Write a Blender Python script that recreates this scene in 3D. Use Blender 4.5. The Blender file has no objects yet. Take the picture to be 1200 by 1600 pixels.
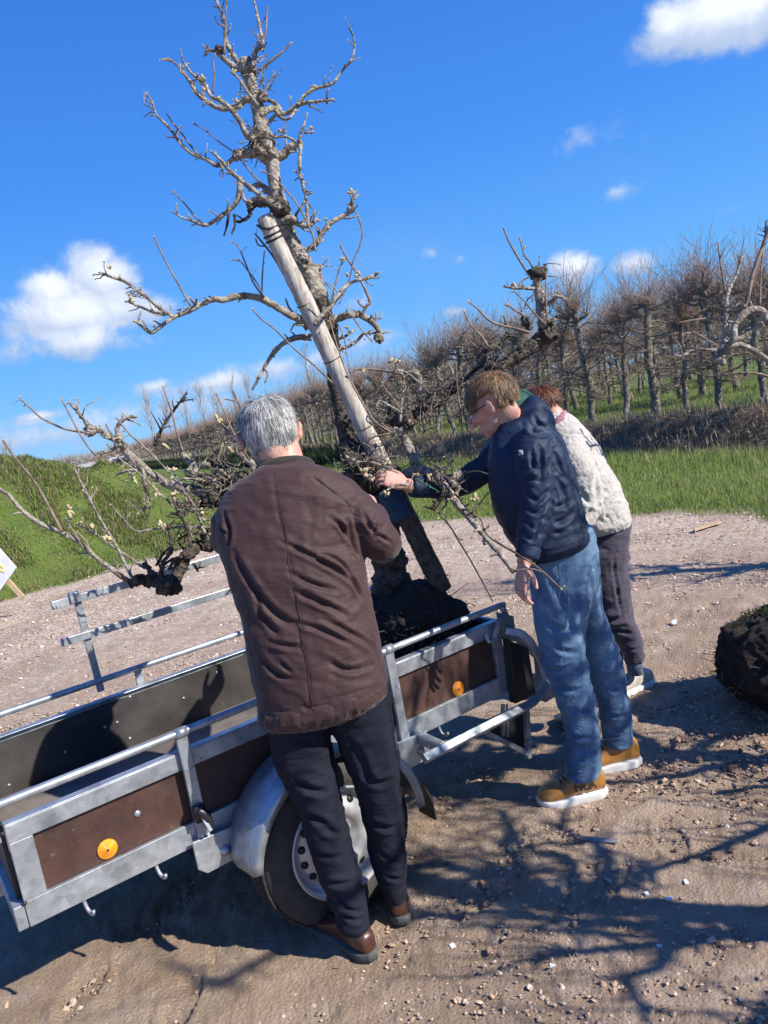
import bpy, bmesh, math, random
import numpy as np
from mathutils import Vector, Matrix

SC = bpy.context.scene
COL = SC.collection
RNG = np.random.default_rng(11)
random.seed(5)

# ------------------------------------------------------------------ camera
FPX = 1202.0
ROLL = math.radians(10.5)
PITCH = math.radians(7.5)
CAMH = 1.62
cF = np.array([0, math.cos(PITCH), -math.sin(PITCH)])
cR0 = np.array([1.0, 0, 0]); cU0 = np.array([0, math.sin(PITCH), math.cos(PITCH)])
cR = math.cos(ROLL) * cR0 - math.sin(ROLL) * cU0
cU = math.sin(ROLL) * cR0 + math.cos(ROLL) * cU0
cC = np.array([0, 0, CAMH])
cam_d = bpy.data.cameras.new('camera')
cam = bpy.data.objects.new('camera', cam_d)
COL.objects.link(cam)
cam.matrix_world = Matrix(((cR[0], cU[0], -cF[0], 0), (cR[1], cU[1], -cF[1], 0), (cR[2], cU[2], -cF[2], CAMH), (0, 0, 0, 1)))
cam_d.sensor_width = 36.0
cam_d.lens = FPX / 1600 * 36.0
cam_d.clip_start = 0.05
cam_d.clip_end = 3000
SC.camera = cam

def ray(px, py): return cF + cR * (px - 600) / FPX + cU * (800 - py) / FPX
def P(px, py, d): return cC + d * ray(px, py)
def G(px, py, z=0.0):
    v = ray(px, py); return cC + v * ((z - CAMH) / v[2])
def pr(X):
    v = np.asarray(X) - cC; d = v @ cF
    return 600 + FPX * (v @ cR) / d, 800 - FPX * (v @ cU) / d, d

# ------------------------------------------------------------------ sun, sky, exposure
SUN_EL = math.radians(37.0)
SUN_H = np.array([0.885, -0.465]); SUN_H /= np.linalg.norm(SUN_H)
sun_to = Vector((SUN_H[0] * math.cos(SUN_EL), SUN_H[1] * math.cos(SUN_EL), math.sin(SUN_EL)))
sd = bpy.data.lights.new('sun', 'SUN')
sd.energy = 5.0; sd.angle = math.radians(0.53); sd.color = (1.0, 0.94, 0.84)
so = bpy.data.objects.new('sun', sd); COL.objects.link(so)
so.rotation_euler = sun_to.to_track_quat('Z', 'Y').to_euler()
SC.view_settings.view_transform = 'Standard'
SC.view_settings.look = 'None'
SC.view_settings.exposure = 0.6
SC.view_settings.gamma = 1.0
SC.render.resolution_x = 768; SC.render.resolution_y = 1024

class NT:
    """small helper for node trees"""
    def __init__(s, tree):
        s.t = tree; s.n = tree.nodes; s.l = tree.links
    def new(s, typ, **kw):
        nd = s.n.new(typ)
        for k, v in kw.items():
            setattr(nd, k, v)
        return nd
    def link(s, a, b): s.l.new(a, b)
    def setin(s, sock, v):
        if hasattr(v, 'is_output') or isinstance(v, bpy.types.NodeSocket): s.l.new(v, sock)
        else: sock.default_value = v
    def math(s, op, a, b=None, c=None, clamp=False):
        nd = s.n.new('ShaderNodeMath'); nd.operation = op; nd.use_clamp = clamp
        s.setin(nd.inputs[0], a)
        if b is not None: s.setin(nd.inputs[1], b)
        if c is not None: s.setin(nd.inputs[2], c)
        return nd.outputs[0]
    def dot(s, a, v):
        nd = s.n.new('ShaderNodeVectorMath'); nd.operation = 'DOT_PRODUCT'
        s.link(a, nd.inputs[0]); nd.inputs[1].default_value = tuple(v)
        return nd.outputs['Value']
    def smooth(s, x, lo, hi, a=0.0, b=1.0):
        nd = s.n.new('ShaderNodeMapRange'); nd.interpolation_type = 'SMOOTHSTEP'
        s.setin(nd.inputs['Value'], x)
        nd.inputs['From Min'].default_value = lo; nd.inputs['From Max'].default_value = hi
        nd.inputs['To Min'].default_value = a; nd.inputs['To Max'].default_value = b
        return nd.outputs['Result']
    def noise(s, vec, scale, detail=4, rough=0.55, dist=0.0, out='Fac'):
        nd = s.n.new('ShaderNodeTexNoise')
        if vec is not None: s.link(vec, nd.inputs['Vector'])
        nd.inputs['Scale'].default_value = scale; nd.inputs['Detail'].default_value = detail
        nd.inputs['Roughness'].default_value = rough; nd.inputs['Distortion'].default_value = dist
        return nd.outputs[out]
    def vor(s, vec, scale, feature='F1', out='Distance', rnd=1.0):
        nd = s.n.new('ShaderNodeTexVoronoi'); nd.feature = feature
        if vec is not None: s.link(vec, nd.inputs['Vector'])
        nd.inputs['Scale'].default_value = scale
        nd.inputs['Randomness'].default_value = rnd
        return nd.outputs[out]
    def mix(s, f, a, b, blend='MIX'):
        nd = s.n.new('ShaderNodeMix'); nd.data_type = 'RGBA'; nd.blend_type = blend
        s.setin(nd.inputs[0], f)
        for i, v in ((6, a), (7, b)):
            if isinstance(v, (tuple, list)): nd.inputs[i].default_value = (*v[:3], 1)
            else: s.link(v, nd.inputs[i])
        return nd.outputs[2]
    def ramp(s, f, stops):
        nd = s.n.new('ShaderNodeValToRGB')
        e = nd.color_ramp.elements
        while len(e) < len(stops): e.new(0.5)
        for k, (p, c) in enumerate(stops):
            e[k].position = p; e[k].color = (*c, 1)
        s.link(f, nd.inputs[0])
        return nd.outputs[0]

world = bpy.data.worlds.new("World"); SC.world = world
world.use_nodes = True
W = NT(world.node_tree); W.n.clear()
tc = W.new('ShaderNodeTexCoord').outputs['Generated']
sky = W.new('ShaderNodeTexSky'); sky.sky_type = 'NISHITA'; sky.sun_disc = False
sky.sun_elevation = SUN_EL
sky.sun_rotation = math.atan2(SUN_H[0], SUN_H[1])
sky.altitude = 0; sky.air_density = 1.0; sky.dust_density = 0.35; sky.ozone_density = 2.2
hs = W.new('ShaderNodeHueSaturation'); hs.inputs['Saturation'].default_value = 1.22
hs.inputs['Value'].default_value = 1.0; hs.inputs['Hue'].default_value = 0.503
W.link(sky.outputs[0], hs.inputs['Color'])
eleA = W.dot(tc, (0, 0, 1))
grad = W.ramp(eleA, [(0.0, (2.3, 6.0, 10.6)), (0.10, (1.35, 4.7, 10.4)), (0.3, (.62, 3.0, 9.6)), (0.62, (.25, 1.5, 6.6))])
skycol = W.mix(0.84, hs.outputs[0], grad)
# clouds: puffs (px, py, half width, half height, strength) as directions on the sky
PUFFS = [(100, 500, 105, 58, 1.25), (158, 438, 66, 66, 1.45), (85, 462, 60, 46, 1.2), (185, 485, 75, 48, 1.0), (240, 484, 60, 28, .85), (120, 536, 135, 36, .95),
         (1120, 25, 125, 52, 1.35), (1045, 45, 58, 48, 1.2), (1185, 0, 80, 60, 1.3), (672, 396, 26, 20, .55), (718, 405, 20, 14, .4),
         (900, 420, 55, 36, 1.15), (985, 413, 52, 28, .8), (955, 302, 34, 16, .38), (1150, 325, 36, 12, .38), (560, 475, 60, 24, .5),
         (715, 487, 30, 14, .7), (330, 600, 120, 22, .7), (440, 577, 90, 26, .7), (130, 672, 190, 40, .62), (60, 652, 70, 16, .8), (560, 540, 80, 40, .5), (270, 640, 120, 26, .55),
         (240, 605, 40, 14, .55), (390, 590, 90, 30, .42), (500, 560, 50, 26, .5), (250, 660, 140, 26, .38), (920, 200, 60, 30, .2)]
acc = None; tone = None
for (px, py, a, b, st) in PUFFS:
    c = ray(px, py); c = c / np.linalg.norm(c)
    up = np.array([0, 0, 1.0]); v = up - c * (up @ c); v /= np.linalg.norm(v); u = np.cross(c, v)
    sa, sb = a / FPX, b / FPX
    x = W.dot(tc, u / sa); y = W.dot(tc, v / sb); z = W.dot(tc, c)
    rr = W.math('SQRT', W.math('ADD', W.math('MULTIPLY', x, x), W.math('MULTIPLY', y, y)))
    m = W.math('MULTIPLY', W.math('SUBTRACT', 1.0, rr), st)
    m = W.math('ADD', m, W.math('MULTIPLY', W.math('LESS_THAN', z, 0.3), -9.0))
    # how near the top of its puff a direction is
    tp = W.math('MULTIPLY', W.smooth(W.math('ADD', y, W.math('MULTIPLY', x, 0.35)), -1.1, 0.75), W.math('MAXIMUM', W.math('ADD', m, 0.25), 0.0))
    acc = m if acc is None else W.math('SMOOTH_MAX', acc, m, 0.12)
    tone = tp if tone is None else W.math('MAXIMUM', tone, tp)
n1 = W.noise(tc, 15, 8, 0.62, 0.4)
n2 = W.noise(tc, 60, 5, 0.6)
dens = W.math('ADD', acc, W.math('MULTIPLY', W.math('SUBTRACT', n1, 0.5), 1.7))
dens = W.math('ADD', dens, W.math('MULTIPLY', W.math('SUBTRACT', n2, 0.5), 0.45))
strength = W.smooth(acc, -0.55, 0.45)
alpha = W.math('MULTIPLY', W.smooth(dens, 0.08, 0.75), strength)
wisp = W.noise(tc, 5, 6, 0.6, 0.6)
ele = W.dot(tc, (0, 0, 1))
low = W.math('MULTIPLY', W.smooth(wisp, 0.5, 0.78), W.smooth(ele, 0.36, 0.03, 0.0, 0.5))
alpha = W.math('MAXIMUM', alpha, W.math('MULTIPLY', low, 0.6))
tn = W.math('ADD', W.math('MULTIPLY', tone, 1.0), W.math('MULTIPLY', W.math('SUBTRACT', n1, 0.5), 1.3))
ccol = W.ramp(tn, [(0.0, (3.6, 4.9, 7.6)), (0.5, (5.4, 6.5, 8.6)), (1.0, (9.2, 9.8, 10.8))])
bg = W.new('ShaderNodeBackground'); bg.inputs['Strength'].default_value = 0.070
W.link(W.mix(alpha, skycol, ccol), bg.inputs['Color'])
wo = W.new('ShaderNodeOutputWorld'); W.link(bg.outputs[0], wo.inputs['Surface'])

# ------------------------------------------------------------------ helpers: meshes, tags
def tag(o, label=None, cat=None, group=None, kind=None):
    if label: o['label'] = label
    if cat: o['category'] = cat
    if group: o['group'] = group
    if kind: o['kind'] = kind
    return o

def empty(name, loc=(0, 0, 0), rz=0.0):
    o = bpy.data.objects.new(name, None); COL.objects.link(o)
    o.location = loc; o.rotation_euler = (0, 0, rz); o.empty_display_size = 0.1
    return o

def mesh_obj(name, V, Fc, mats, parent=None, smooth=True, mi=None, world_to=None):
    """V: Nx3 array, Fc: list of faces; parent's location is subtracted when world_to is given"""
    V = np.asarray(V, dtype=float)
    if world_to is not None: V = V - np.asarray(world_to)
    me = bpy.data.meshes.new(name)
    if isinstance(Fc, np.ndarray):
        n, k = Fc.shape
        me.vertices.add(len(V)); me.vertices.foreach_set('co', V.ravel())
        me.loops.add(n * k); me.loops.foreach_set('vertex_index', Fc.ravel().astype(np.int32))
        me.polygons.add(n); me.polygons.foreach_set('loop_start', np.arange(0, n * k, k, dtype=np.int32))
        me.polygons.foreach_set('loop_total', np.full(n, k, dtype=np.int32))
        me.update(calc_edges=True)
    else:
        me.from_pydata([tuple(v) for v in V], [], Fc)
        me.update()
    for m in (mats if isinstance(mats, (list, tuple)) else [mats]): me.materials.append(m)
    if mi is not None: me.polygons.foreach_set('material_index', np.asarray(mi, dtype=np.int32))
    me.polygons.foreach_set('use_smooth', np.full(len(me.polygons), smooth))
    o = bpy.data.objects.new(name, me); COL.objects.link(o)
    if parent is not None: o.parent = parent
    return o

class MB:
    def __init__(s): s.V = []; s.F = []; s.n = 0
    def add(s, V, F):
        V = np.asarray(V, dtype=float)
        s.V.append(V); n = s.n
        s.F.extend([tuple(int(i) + n for i in f) for f in F]); s.n += len(V)
        return s
    def box(s, lo, hi, M=None):
        x0, y0, z0 = lo; x1, y1, z1 = hi
        V = np.array([(x0, y0, z0), (x1, y0, z0), (x1, y1, z0), (x0, y1, z0), (x0, y0, z1), (x1, y0, z1), (x1, y1, z1), (x0, y1, z1)], float)
        if M is not None: V = V @ np.array(M)[:3, :3].T + np.array(M)[:3, 3]
        return s.add(V, [(0, 3, 2, 1), (4, 5, 6, 7), (0, 1, 5, 4), (1, 2, 6, 5), (2, 3, 7, 6), (3, 0, 4, 7)])
    def bar(s, p, q, w, h, up=(0, 0, 1)):
        p = np.array(p, float); q = np.array(q, float); t = q - p; t /= np.linalg.norm(t)
        a = np.cross(t, up); a /= np.linalg.norm(a); b = np.cross(a, t)
        V = [c + a * w / 2 * i + b * h / 2 * j for c in (p, q) for i, j in ((-1, -1), (1, -1), (1, 1), (-1, 1))]
        return s.add(V, [(0, 1, 2, 3), (7, 6, 5, 4), (0, 4, 5, 1), (1, 5, 6, 2), (2, 6, 7, 3), (3, 7, 4, 0)])
    def tube(s, pts, r, n=8, res=0, cap=True):
        V, F = tube(pts, r, n, res, cap); return s.add(V, F)
    def lathe(s, c, axis, prof, n=24):
        """prof: list of (offset along the axis, radius)"""
        c = np.array(c, float); ax = np.array(axis, float); ax /= np.linalg.norm(ax)
        a = np.cross(ax, (0.3, 0.2, 0.93)); a /= np.linalg.norm(a); b = np.cross(ax, a)
        th = np.linspace(0, 2 * np.pi, n, endpoint=False)
        V = []; F = []
        for (o, r) in prof:
            V.append(c + ax * o + np.outer(np.cos(th), a) * max(r, 1e-4) + np.outer(np.sin(th), b) * max(r, 1e-4))
        for k in range(len(prof) - 1):
            for i in range(n):
                j = (i + 1) % n
                F.append((k * n + i, k * n + j, (k + 1) * n + j, (k + 1) * n + i))
        F.append(tuple(range(n))[::-1]); F.append(tuple((len(prof) - 1) * n + i for i in range(n)))
        return s.add(np.concatenate(V), F)
    def build(s, name, mat, parent=None, smooth=False, bevel=0.0, label=None):
        V = np.concatenate(s.V)
        o = mesh_obj(name, V, s.F, mat, parent, smooth)
        if bevel:
            m = o.modifiers.new('bevel', 'BEVEL'); m.width = bevel; m.segments = 2; m.limit_method = 'ANGLE'; m.angle_limit = math.radians(40)
        if label: o['label'] = label
        return o

def catmull(pts, res):
    pts = np.asarray(pts, float)
    if res <= 1 or len(pts) < 3: return pts
    p = np.vstack([2 * pts[0] - pts[1], pts, 2 * pts[-1] - pts[-2]])
    out = []
    for i in range(1, len(p) - 2):
        p0, p1, p2, p3 = p[i - 1], p[i], p[i + 1], p[i + 2]
        for k in range(res):
            t = k / res
            out.append(0.5 * (2 * p1 + (p2 - p0) * t + (2 * p0 - 5 * p1 + 4 * p2 - p3) * t * t + (3 * p1 - p0 - 3 * p2 + p3) * t ** 3))
    out.append(p[-2])
    return np.array(out)

def tube(pts, r, n=8, res=0, cap=True, rough=0.0, seed=0):
    pts = np.asarray(pts, float)
    r = np.asarray(r, float)
    if r.ndim == 0: r = np.full(len(pts), float(r))
    if res > 1 and len(pts) > 2:
        q = catmull(np.column_stack([pts, r]), res); pts = q[:, :3]; r = np.maximum(q[:, 3], 1e-4)
    m = len(pts)
    T = np.gradient(pts, axis=0); T /= (np.linalg.norm(T, axis=1)[:, None] + 1e-9)
    ref = np.array([0, 0, 1.0]) if abs(T[0][2]) < 0.9 else np.array([1.0, 0, 0])
    A = np.zeros((m, 3)); a = np.cross(T[0], ref); a /= np.linalg.norm(a)
    for i in range(m):
        a = a - T[i] * (a @ T[i]); a /= (np.linalg.norm(a) + 1e-9); A[i] = a
    B = np.cross(T, A)
    th = np.linspace(0, 2 * np.pi, n, endpoint=False)
    rad = r[:, None] * np.ones((1, n))
    if rough:
        g = np.random.default_rng(seed)
        nz = g.normal(0, 1, (m, n)); nz = (nz + np.roll(nz, 1, 1) + np.roll(nz, -1, 1)) / 2
        lum = np.repeat(g.normal(0, 1, (m // 4 + 2)), 4)[:m][:, None]
        rad = rad * np.clip(1 + rough * nz + rough * 0.9 * lum, .5, 1.8)
    V = pts[:, None, :] + A[:, None, :] * (np.cos(th) * rad)[:, :, None] + B[:, None, :] * (np.sin(th) * rad)[:, :, None]
    V = V.reshape(-1, 3); F = []
    for k in range(m - 1):
        for i in range(n):
            j = (i + 1) % n
            F.append((k * n + i, k * n + j, (k + 1) * n + j, (k + 1) * n + i))
    if cap:
        F.append(tuple(range(n))[::-1]); F.append(tuple((m - 1) * n + i for i in range(n)))
    return V, F

# value noise in numpy
_perm = np.random.default_rng(3).random((64, 64, 64))
def vnoise(X, scale=1.0, seed=0):
    X = np.asarray(X, float) * scale + seed * 17.31
    i = np.floor(X).astype(int); f = X - i; f = f * f * (3 - 2 * f)
    out = 0
    for dx in (0, 1):
        for dy in (0, 1):
            for dz in (0, 1):
                w = (f[:, 0] if dx else 1 - f[:, 0]) * (f[:, 1] if dy else 1 - f[:, 1]) * (f[:, 2] if dz else 1 - f[:, 2])
                out = out + w * _perm[(i[:, 0] + dx) % 64, (i[:, 1] + dy) % 64, (i[:, 2] + dz) % 64]
    return out * 2 - 1
def fbm(X, scale=1.0, oct=4, seed=0, gain=0.5):
    s = 0; a = 1.0
    for k in range(oct):
        s = s + a * vnoise(X, scale * 2 ** k, seed + k); a *= gain
    return s
def sstep(x, a, b):
    t = np.clip((x - a) / (b - a), 0, 1); return t * t * (3 - 2 * t)

# ------------------------------------------------------------------ materials
def mat(name, col=(.5, .5, .5), rough=0.7, metal=0.0, spec=0.5, var=0.0, vscale=8, bump=0.0, bscale=40, col2=None, sheen=0.0, coat=0.0, detail=5, bdist=0.01, coords='Object'):
    m = bpy.data.materials.new(name); m.use_nodes = True
    t = NT(m.node_tree); bs = t.n['Principled BSDF']
    tcn = t.new('ShaderNodeTexCoord').outputs[coords]
    bs.inputs['Roughness'].default_value = rough; bs.inputs['Metallic'].default_value = metal
    bs.inputs['Specular IOR Level'].default_value = spec
    if sheen: bs.inputs['Sheen Weight'].default_value = sheen
    if coat: bs.inputs['Coat Weight'].default_value = coat
    if col2 is None: col2 = tuple(c * (1 - var) for c in col)
    if var or col2 != col:
        n = t.noise(tcn, vscale, detail, 0.6)
        t.link(t.mix(t.smooth(n, 0.35, 0.65), col, col2), bs.inputs['Base Color'])
    else:
        bs.inputs['Base Color'].default_value = (*col, 1)
    if bump:
        b = t.new('ShaderNodeBump'); b.inputs['Strength'].default_value = bump; b.inputs['Distance'].default_value = bdist
        t.link(t.noise(tcn, bscale, 6, 0.65), b.inputs['Height']); t.link(b.outputs[0], bs.inputs['Normal'])
    m['t'] = 1
    return m, t, bs, tcn

def bark_material(name, light, dark, lichen, vs=30, lich=0.5, bump=0.9, bd=0.01):
    m, t, bs, c = mat(name, light, 0.85)
    n = t.noise(c, vs, 7, 0.7)
    col = t.mix(t.smooth(n, 0.38, 0.62), dark, light)
    n2 = t.noise(c, vs * 0.5, 4, 0.6)
    col = t.mix(t.math('MULTIPLY', t.smooth(n2, 0.52, 0.62), lich), col, lichen)
    t.link(col, bs.inputs['Base Color'])
    b = t.new('ShaderNodeBump'); b.inputs['Strength'].default_value = bump; b.inputs['Distance'].default_value = bd
    h = t.math('ADD', t.vor(c, vs * 2.2), t.noise(c, vs * 3, 5, 0.7))
    t.link(h, b.inputs['Height']); t.link(b.outputs[0], bs.inputs['Normal'])
    return m
M_bark = bark_material('grey_bark', (.40, .36, .31), (.16, .125, .095), (.30, .29, .19), 26)
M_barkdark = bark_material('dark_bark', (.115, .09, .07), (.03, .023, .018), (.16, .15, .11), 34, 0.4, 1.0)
M_twig = mat('twig_bark', (.26, .19, .145), 0.7, col2=(.12, .08, .06), vscale=30)[0]
M_twigred = mat('young_twig_bark', (.185, .105, .08), 0.6, col2=(.10, .06, .05), vscale=20)[0]
M_spur = bark_material('spur_bark', (.30, .25, .20), (.09, .07, .055), (.28, .27, .18), 40)
M_bud = mat('opening_bud', (.44, .42, .22), 0.6, col2=(.42, .30, .20), vscale=60)[0]
M_orch = bark_material('orchard_bark', (.27, .24, .195), (.085, .07, .055), (.38, .38, .30), 22, 0.75, 1.0, 0.02)
M_orchtw = mat('orchard_twig', (.30, .235, .185), 0.75, col2=(.17, .13, .10), vscale=4)[0]
M_orchtw2 = mat('orchard_young_twig', (.38, .27, .215), 0.7, col2=(.25, .18, .145), vscale=3)[0]
M_galv, t, bs, c = mat('galvanised_steel', (.52, .55, .58), 0.42, 0.65)
v = t.vor(c, 38, out='Color'); bw = t.new('ShaderNodeRGBToBW'); t.link(v, bw.inputs[0])
n = t.noise(c, 7, 5, 0.6)
t.link(t.mix(t.math('ADD', t.math('MULTIPLY', bw.outputs[0], 0.5), t.math('MULTIPLY', t.smooth(n, .35, .65), 0.6), clamp=True), (.22, .245, .27), (.50, .53, .56)), bs.inputs['Base Color'])
t.link(t.smooth(t.noise(c, 12, 4), 0.3, 0.7, 0.33, 0.6), bs.inputs['Roughness'])
M_ply, t, bs, c = mat('brown_coated_plywood', (.085, .042, .032), 0.45, spec=0.4, bump=0.15, bscale=300)
mp = t.new('ShaderNodeMapping'); t.link(c, mp.inputs[0]); mp.inputs['Scale'].default_value = (3, 3, 40)
pc_ = t.mix(t.smooth(t.noise(c, 9, 6, .65), .35, .65), (.075, .037, .028), (.046, .024, .020))
pc_ = t.mix(t.math('MULTIPLY', t.smooth(t.noise(mp.outputs[0], 6, 6, .8), .62, .72), .35), pc_, (.17, .12, .095))
pc_ = t.mix(t.math('MULTIPLY', t.smooth(t.noise(c, 45, 5, .8), .60, .72), .5), pc_, (.20, .15, .12))
t.link(pc_, bs.inputs['Base Color']); t.link(t.smooth(t.noise(c, 14, 5), .3, .7, .35, .65), bs.inputs['Roughness'])
M_plyin, t, bs, c = mat('mesh_coated_plywood', (.06, .05, .045), 0.5)
vh = t.vor(c, 120, rnd=0.1)
t.link(t.mix(t.smooth(t.noise(c, 6, 5), .35, .7), (.028, .025, .023), (.060, .054, .05)), bs.inputs['Base Color'])
b = t.new('ShaderNodeBump'); b.inputs['Strength'].default_value = 0.6; b.inputs['Distance'].default_value = 0.003
t.link(vh, b.inputs['Height']); t.link(b.outputs[0], bs.inputs['Normal'])
M_floor = mat('worn_plywood_floor', (.20, .17, .145), 0.75, col2=(.12, .10, .085), vscale=6, bump=.3, bscale=90)[0]
M_blk = mat('black_plastic', (.018, .018, .02), 0.4)[0]
M_orange, t, bs, c = mat('orange_reflector', (.95, .33, .01), 0.25, coat=0.6)
b = t.new('ShaderNodeBump'); b.inputs['Strength'].default_value = .6; b.inputs['Distance'].default_value = .003
t.link(t.vor(c, 260, rnd=0.0), b.inputs['Height']); t.link(b.outputs[0], bs.inputs['Normal'])
M_rubber = mat('tyre_rubber', (.022, .022, .022), 0.75, col2=(.06, .055, .05), vscale=9, bump=.3, bscale=120)[0]
M_rim = mat('silver_painted_rim', (.62, .63, .64), 0.35, 0.35, col2=(.5, .5, .5), vscale=10)[0]
M_stake, t, bs, c = mat('weathered_stake_wood', (.50, .44, .37), 0.85)
mp = t.new('ShaderNodeMapping'); t.link(c, mp.inputs[0]); mp.inputs['Scale'].default_value = (22, 22, 2.0)
g1 = t.noise(mp.outputs[0], 3.5, 8, 0.7)
g2 = t.noise(c, 5, 3)
col = t.mix(t.smooth(g1, .32, .62), (.22, .18, .14), (.50, .46, .41))
col = t.mix(t.smooth(g2, .55, .7), col, (.36, .29, .23))
t.link(col, bs.inputs['Base Color'])
b = t.new('ShaderNodeBump'); b.inputs['Strength'].default_value = .8; b.inputs['Distance'].default_value = .006
t.link(g1, b.inputs['Height']); t.link(b.outputs[0], bs.inputs['Normal'])
M_stakedark = mat('dark_stake_wood', (.10, .08, .065), 0.85, col2=(.035, .028, .024), vscale=30, bump=1, bscale=50)[0]  # darker brown for the lower part of the stake
M_blue = mat('blue_band', (.008, .055, .12), .6, col2=(.004, .02, .05), vscale=30, bump=.5, bscale=200)[0]
M_soil = mat('dark_root_soil', (.042, .030, .022), 0.95, col2=(.018, .013, .01), vscale=22, bump=1.0, bscale=60, bdist=.03)[0]
M_moss = mat('moss', (.05, .07, .02), 0.95, col2=(.03, .035, .012), vscale=50, bump=1, bscale=160)[0]
M_wire = mat('dark_wire', (.03, .03, .028), 0.5, 0.6)[0]

def cloth(name, c1, c2, vs=5, rough=0.8, weave=900, wstr=0.25, sheen=0.15, bigbump=0.0, bb=18, spec=0.4):
    m, t, bs, c = mat(name, c1, rough, spec=spec, sheen=sheen)
    t.link(t.mix(t.smooth(t.noise(c, vs, 5, .6), .35, .65), c1, c2), bs.inputs['Base Color'])
    b = t.new('ShaderNodeBump'); b.inputs['Strength'].default_value = wstr; b.inputs['Distance'].default_value = .002
    t.link(t.noise(c, weave, 2, .5), b.inputs['Height'])
    if bigbump:
        mp = t.new('ShaderNodeMapping'); t.link(c, mp.inputs[0]); mp.inputs['Rotation'].default_value = (0.3, 0.5, 0.2); mp.inputs['Scale'].default_value = (1, 1, 2.2)
        b2 = t.new('ShaderNodeBump'); b2.inputs['Strength'].default_value = bigbump; b2.inputs['Distance'].default_value = .02
        t.link(t.noise(mp.outputs[0], bb, 3, .5, .8), b2.inputs['Height']); t.link(b2.outputs[0], b.inputs['Normal'])
    t.link(b.outputs[0], bs.inputs['Normal'])
    return m, t, bs, c
M_jacket = cloth('brown_jacket_cloth', (.049, .022, .021), (.037, .017, .017), 4, .64, 700, .3, .15, .3, 14, .3)[0]
M_collar = cloth('dark_collar_cord', (.03, .02, .018), (.02, .014, .013), 20, .9)[0]
M_chino = cloth('navy_chino', (.011, .0135, .026), (.008, .010, .019), 5, .85, 800, .2, .0, .3, 16, .25)[0]
M_denim, t, bs, c = cloth('blue_denim', (.10, .21, .34), (.05, .115, .21), 7, .85, 900, .35, .1, .4, 14)
n = t.noise(c, 5, 5, .65); n3 = t.noise(c, 26, 4, .6)
col = t.mix(t.smooth(n, .36, .66), (.045, .105, .20), (.125, .225, .34))
t.link(t.mix(t.math('MULTIPLY', t.smooth(n3, .5, .72), .5), col, (.21, .32, .43)), bs.inputs['Base Color'])
M_stitch = mat('pale_stitching', (.17, .22, .28), .8)[0]
M_navy = cloth('navy_jacket_shell', (.014, .028, .066), (.010, .021, .050), 5, .6, 700, .2, .0, .25, 20, .3)[0]
M_fleece, t, bs, c = mat('white_teddy_fleece', (.50, .48, .45), .95, sheen=.5)
t.link(t.mix(t.smooth(t.noise(c, 55, 5, .7), .3, .7), (.38, .36, .33), (.50, .475, .44)), bs.inputs['Base Color'])
b = t.new('ShaderNodeBump'); b.inputs['Strength'].default_value = .5; b.inputs['Distance'].default_value = .008
t.link(t.math('SUBTRACT', t.noise(c, 60, 4, .7), t.math('MULTIPLY', t.vor(c, 75), .5)), b.inputs['Height']); t.link(b.outputs[0], bs.inputs['Normal'])
M_sweat = cloth('aubergine_sweatpants', (.055, .045, .070), (.04, .034, .055), 6, .85, 700, .2, .2, .5, 12)[0]
M_green = cloth('dark_green_coat', (.012, .05, .042), (.01, .035, .03), 6, .7)[0]
M_scarf = cloth('purple_scarf', (.22, .06, .11), (.35, .20, .24), 50, .9)[0]
M_sock = cloth('blue_speckled_sock', (.03, .05, .10), (.10, .13, .2), 120, .9)[0]
M_skin, t, bs, c = mat('skin', (.56, .33, .25), .5, spec=.35)
t.link(t.mix(t.smooth(t.noise(c, 14, 5, .6), .35, .7), (.58, .35, .27), (.52, .26, .20)), bs.inputs['Base Color'])
bs.inputs['Subsurface Weight'].default_value = .12; bs.inputs['Subsurface Radius'].default_value = (.02, .008, .004)
b = t.new('ShaderNodeBump'); b.inputs['Strength'].default_value = .2; b.inputs['Distance'].default_value = .002
t.link(t.noise(c, 120, 4), b.inputs['Height']); t.link(b.outputs[0], bs.inputs['Normal'])
M_hgrey = mat('silver_hair', (.50, .49, .47), .45, col2=(.17, .17, .17), vscale=28, spec=.5)[0]
M_hblond = mat('sandy_hair', (.30, .185, .095), .45, col2=(.13, .075, .038), vscale=26, spec=.5)[0]
M_hred = mat('auburn_hair', (.21, .072, .028), .45, col2=(.085, .03, .013), vscale=26, spec=.5)[0]
M_hdark = mat('brown_hair', (.08, .05, .03), .5)[0]
M_tan, t, bs, c = mat('tan_leather', (.42, .20, .045), .38, coat=.15, col2=(.34, .155, .035), vscale=14, bump=.15, bscale=250)
M_white = mat('white_rubber_sole', (.72, .71, .69), .5, col2=(.62, .6, .56), vscale=12)[0]
M_brownshoe = mat('brown_shoe_leather', (.075, .03, .02), .38, coat=.2, col2=(.05, .02, .014), vscale=12)[0]
M_solegrey = mat('dark_rubber_sole', (.05, .055, .055), .7, col2=(.09, .09, .085), vscale=15)[0]
M_cream = mat('cream_sneaker', (.55, .49, .41), .6, col2=(.42, .38, .33), vscale=20)[0]
M_glass = mat('spectacle_frame', (.02, .02, .02), .3)[0]
M_eye = mat('eye_white', (.7, .68, .65), .2)[0]
M_signw, t, bs, c = mat('white_sign_board', (.72, .74, .76), .5, col2=(.60, .62, .64), vscale=5)
M_yellow = mat('faded_yellow_paint', (.75, .68, .25), .6)[0]
M_pole = mat('pale_wood', (.52, .38, .23), .8, col2=(.40, .28, .17), vscale=20)[0]
M_chip, t, bs, c = mat('stone_and_shell_chips', (.5, .45, .4), .85)
oi = t.new('ShaderNodeAttribute'); oi.attribute_name = 'tint'
t.link(oi.outputs['Color'], bs.inputs['Base Color'])
M_straw, t, bs, c = mat('dry_straw', (.26, .19, .12), .85)
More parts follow.
